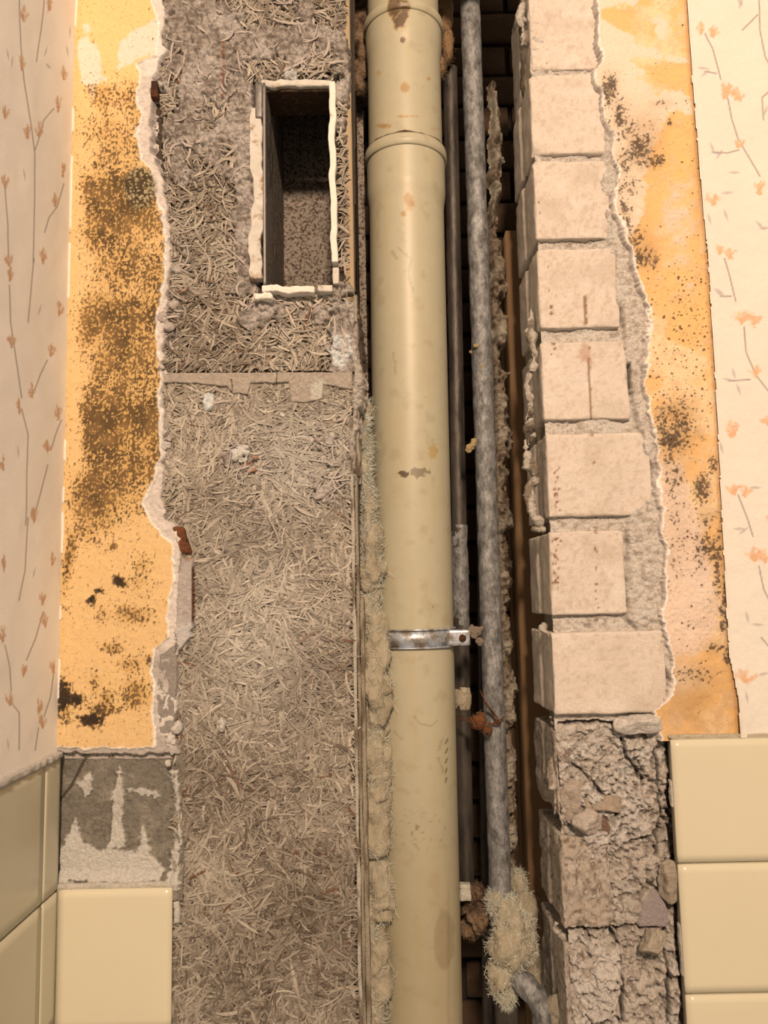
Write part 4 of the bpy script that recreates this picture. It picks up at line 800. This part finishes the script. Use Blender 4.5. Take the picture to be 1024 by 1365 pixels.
# bricks of the pier: (u_left, u_right, v_top, v_bottom, y_front, rough)
stains = [[(786, 478), (785, 500), (787, 530), (788, 558)], [(787, 560), (789, 580)], [(795, 690), (794, 710)], [(779, 395), (781, 432)]]
dots = [(735, 409, 2.6), (735, 418, 2.6), (781, 408, 1.8), (731, 355, 1.4), (732, 388, 1.2), (738, 458, 2.5), (740, 465, 2.2), (735, 472, 1.6), (740, 602, 1.2), (791, 617, 1.6), (790, 605, 1.4), (795, 758, 1.8), (795, 778, 1.8), (798, 810, 1.6), (718, 270, 1.2), (720, 283, 1.2), (786, 464, 2)]
g = np.random.default_rng(4)
for i in range(26): dots.append((741 + g.normal(0, 2.5), g.uniform(620, 682), g.uniform(.8, 1.7)))
for i in range(34): dots.append((741 + g.normal(0, 3), g.uniform(712, 790), g.uniform(.8, 1.9)))
for i in range(12): dots.append((795 + g.normal(0, .8), g.uniform(720, 815), g.uniform(.7, 1.3)))
def brick_col(rough, seed):
    def f(v, U, V):
        n = fbm3(v, 45, 4, seed); nf_ = fbm3(v, 240, 3, seed + 1)
        col = np.ones((len(v), 3)) * (A(220, 192, 156) if not rough else A(204, 178, 144)); col = mixc(col, A(230, 205, 170), ss(.1, .8, n) * .5); col = mixc(col, A(180, 148, 112), ss(0, .7, nf_ - n * .3) * (.4 + .4 * rough)); col = mixc(col, A(196, 168, 132), .5 * ss(.0, .8, fbm3(v, 22, 4, seed + 3)))
        if rough: col = mixc(col, A(110, 88, 64), ss(.2, .7, nf_ + .4 * n) * .7)
        for s in stains: col = mixc(col, A(132, 88, 54), ss(2.6, 1.0, linedist(U + nf_ * 1.5, V, s) + .3 * nf_) * .85)
        col = mixc(col, A(170, 112, 72), .5 * ss(.4, .8, blob(U, V, 780, 470, 12, 16) + .3 * nf_))
        for (x, y, r) in dots:
            if abs(y - V.mean()) < 90: col = mixc(col, A(128, 70, 38), ss(r * 1.3, r * .6, np.hypot(U - x, V - y)) * .9)
        return col
    return f
B = [(706, 801, -40, 93, .013, 0), (708, 806, 99, 205, .010, 0), (713, 812, 214, 318, .009, 0), (718, 824, 331, 437, .009, 0), (723, 838, 455, 559, .010, 0), (730, 868, 577, 688, .008, 0), (734, 834, 708, 819, .008, 0), (738, 888, 842, 952, .006, 0), (742, 792, 974, 1088, .014, 1), (750, 815, 1116, 1236, .006, 1), (755, 800, 1256, 1400, .012, 1)]
ubk = [(687, 0), (690, 150), (692, 300), (697, 400), (700, 500), (705, 650), (709, 760), (716, 900), (722, 1020), (727, 1150), (737, 1300)]
for i, (ul, ur, vt_, vb_, yf, rough) in enumerate(B):
    vm = (vt_ + vb_) / 2; x0, x1 = P(ul, vm, yf)[0], P(ur, vm, yf)[0]; zt_, zb_ = P((ul + ur) / 2, vt_, yf)[2], P((ul + ur) / 2, vb_, yf)[2]
    def wp(v, i=i, x0=x0, yf=yf, rough=rough, x1=x1, zt_=zt_, zb_=zb_):
        v = v.copy(); back = ss(yf + .060, yf + .066, v[:, 1]); left = ss(x0 + .02, x0, v[:, 0]); v[:, 0] -= left * back * .0022
        gr = np.exp(-((v[:, 1] - yf - .063) / .0022) ** 2); v[:, 0] += left * gr * .0035
        if rough: v[:, 1] += ss(yf + .02, yf, v[:, 1]) * (.004 * fbm3(v, 60, 4, i) + .003 * fbm3(v, 200, 2, i + 9))
        cr_ = ss(-.2, .3, fbm3(v, 28, 2, 50 + i)); fr = ss(yf + .012, yf, v[:, 1]); dx = np.minimum(v[:, 0] - x0, x1 - v[:, 0]); dz = np.minimum(zt_ - v[:, 2], v[:, 2] - zb_); cd_ = np.hypot(np.clip(dx, 0, 1), np.clip(dz, 0, 1))
        v[:, 1] += fr * cr_ * .007 * ss(.013, .0, cd_ + .004 * fbm3(v, 90, 3, i))
        return v
    rbox('brick', x0, x1, yf, yf + .125, zb_, zt_, (56, 26, 44), .0028, .0009 if not rough else .0022, 60, 60 + i, m=M_rubble if rough else M_brick, parent=wR, colfn=brick_col(rough, 70 + i), warp=wp, rn=1.1)
# mortar core of the pier behind/between the bricks (side face)
rbox('pier_core', P(716, 600, .02)[0] + .024, P(900, 600, .02)[0], .050, .135, P(740, 1400, .02)[2], P(740, 600, .02)[2], (6, 30, 120), .003, .003, 70, 21, m=M_rubble, parent=wR, colfn=ecol(A(196, 170, 132), A(120, 94, 66), 8))
rbox('pier_core', P(716, 600, .02)[0] + .012, P(900, 600, .02)[0], .050, .135, P(740, 600, .02)[2], P(740, -40, .02)[2], (6, 30, 120), .003, .003, 70, 22, m=M_rubble, parent=wR, colfn=ecol(A(196, 170, 132), A(120, 94, 66), 9))
# mortar squeezed out along the arris
for i, (v0, v1, ua, ub, r) in enumerate([(-20, 62, 697, 696, .0055), (412, 495, 706, 711, .0050), (488, 560, 706, 705, .0032), (555, 594, 708, 706, .0050), (586, 695, 703, 712, .0060), (690, 708, 712, 722, .0045), (955, 968, 733, 744, .0035), (830, 850, 722, 731, .0035), (1000, 1085, 737, 741, .0050), (1230, 1262, 741, 752, .0045)]):
    K = max(12, int((v1 - v0) * 1.1)); t = np.linspace(0, 1, K); pts = np.array([P(ua + (ub - ua) * a + 2.2 * math.sin(a * 9 + i), v0 + (v1 - v0) * a, .030 + .006 * math.sin(a * 5 + i)) for a in t])
    rad = r * (np.sin(np.pi * np.clip(t, .03, .97)) ** .35) * (1 + .45 * fbm(t * (v1 - v0) / 14, t * 0 + i, 1, 3, i + 7))
    tube('mortar_smear', pts, rad, 36, M_rubble, wR, amp=r * 1.3, nf=75, seed=40 + i, colfn=ecol(A(214, 190, 154), A(150, 126, 96), 6 + i), label='squeezed out mortar crust along the brick edge' if i == 4 else None)
crumb('debris', 705, 572, .02, .004, 55, wR, A(110, 90, 68), 6, 7)
# loose stones lodged in the broken bottom courses
def stone(u, v, y, r, seed, col, label, grp=None):
    c0 = P(u, v, y); vq, qq = lump([(c0, np.array(r) * 1.1)], seed, .16, 130, 64, 44, 5)
    return npmesh('stone_fragment', vq, qq, M_rubble, None, np.ones((len(vq), 3)) * col * (1 + .15 * fbm3(vq, 150, 3, seed))[:, None], label=label, cat='rubble', group='loose stones in the broken courses')
stone(765, 1068, .014, (.014, .012, .022), 2, A(200, 172, 138), 'tall wedge of broken brick under the diagonal crack')
stone(783, 1094, .006, (.016, .014, .016), 1, A(206, 180, 146), 'rounded stone in the pocket between broken brick courses')
stone(806, 1101, .012, (.006, .008, .009), 3, A(150, 112, 84), 'tiny reddish chip in the dark pocket right of the rounded stone')
stone(870, 1256, .004, (.016, .014, .013), 4, A(196, 170, 132), 'flat wedge shaped stone chunk beneath the long lower crack')
stone(892, 1175, .008, (.012, .012, .020), 5, A(186, 160, 124), 'stone wedged beside the right tile edge')
stone(850, 965, .006, (.024, .012, .012), 6, A(228, 204, 170), 'pale plaster boulder under the last whole brick')
stone(806, 1072, .010, (.022, .008, .010), 8, A(190, 160, 124), 'slanted brick shard above the rounded stone')
# ------------------------------------------------------------------ room behind the camera is open; nothing else in view
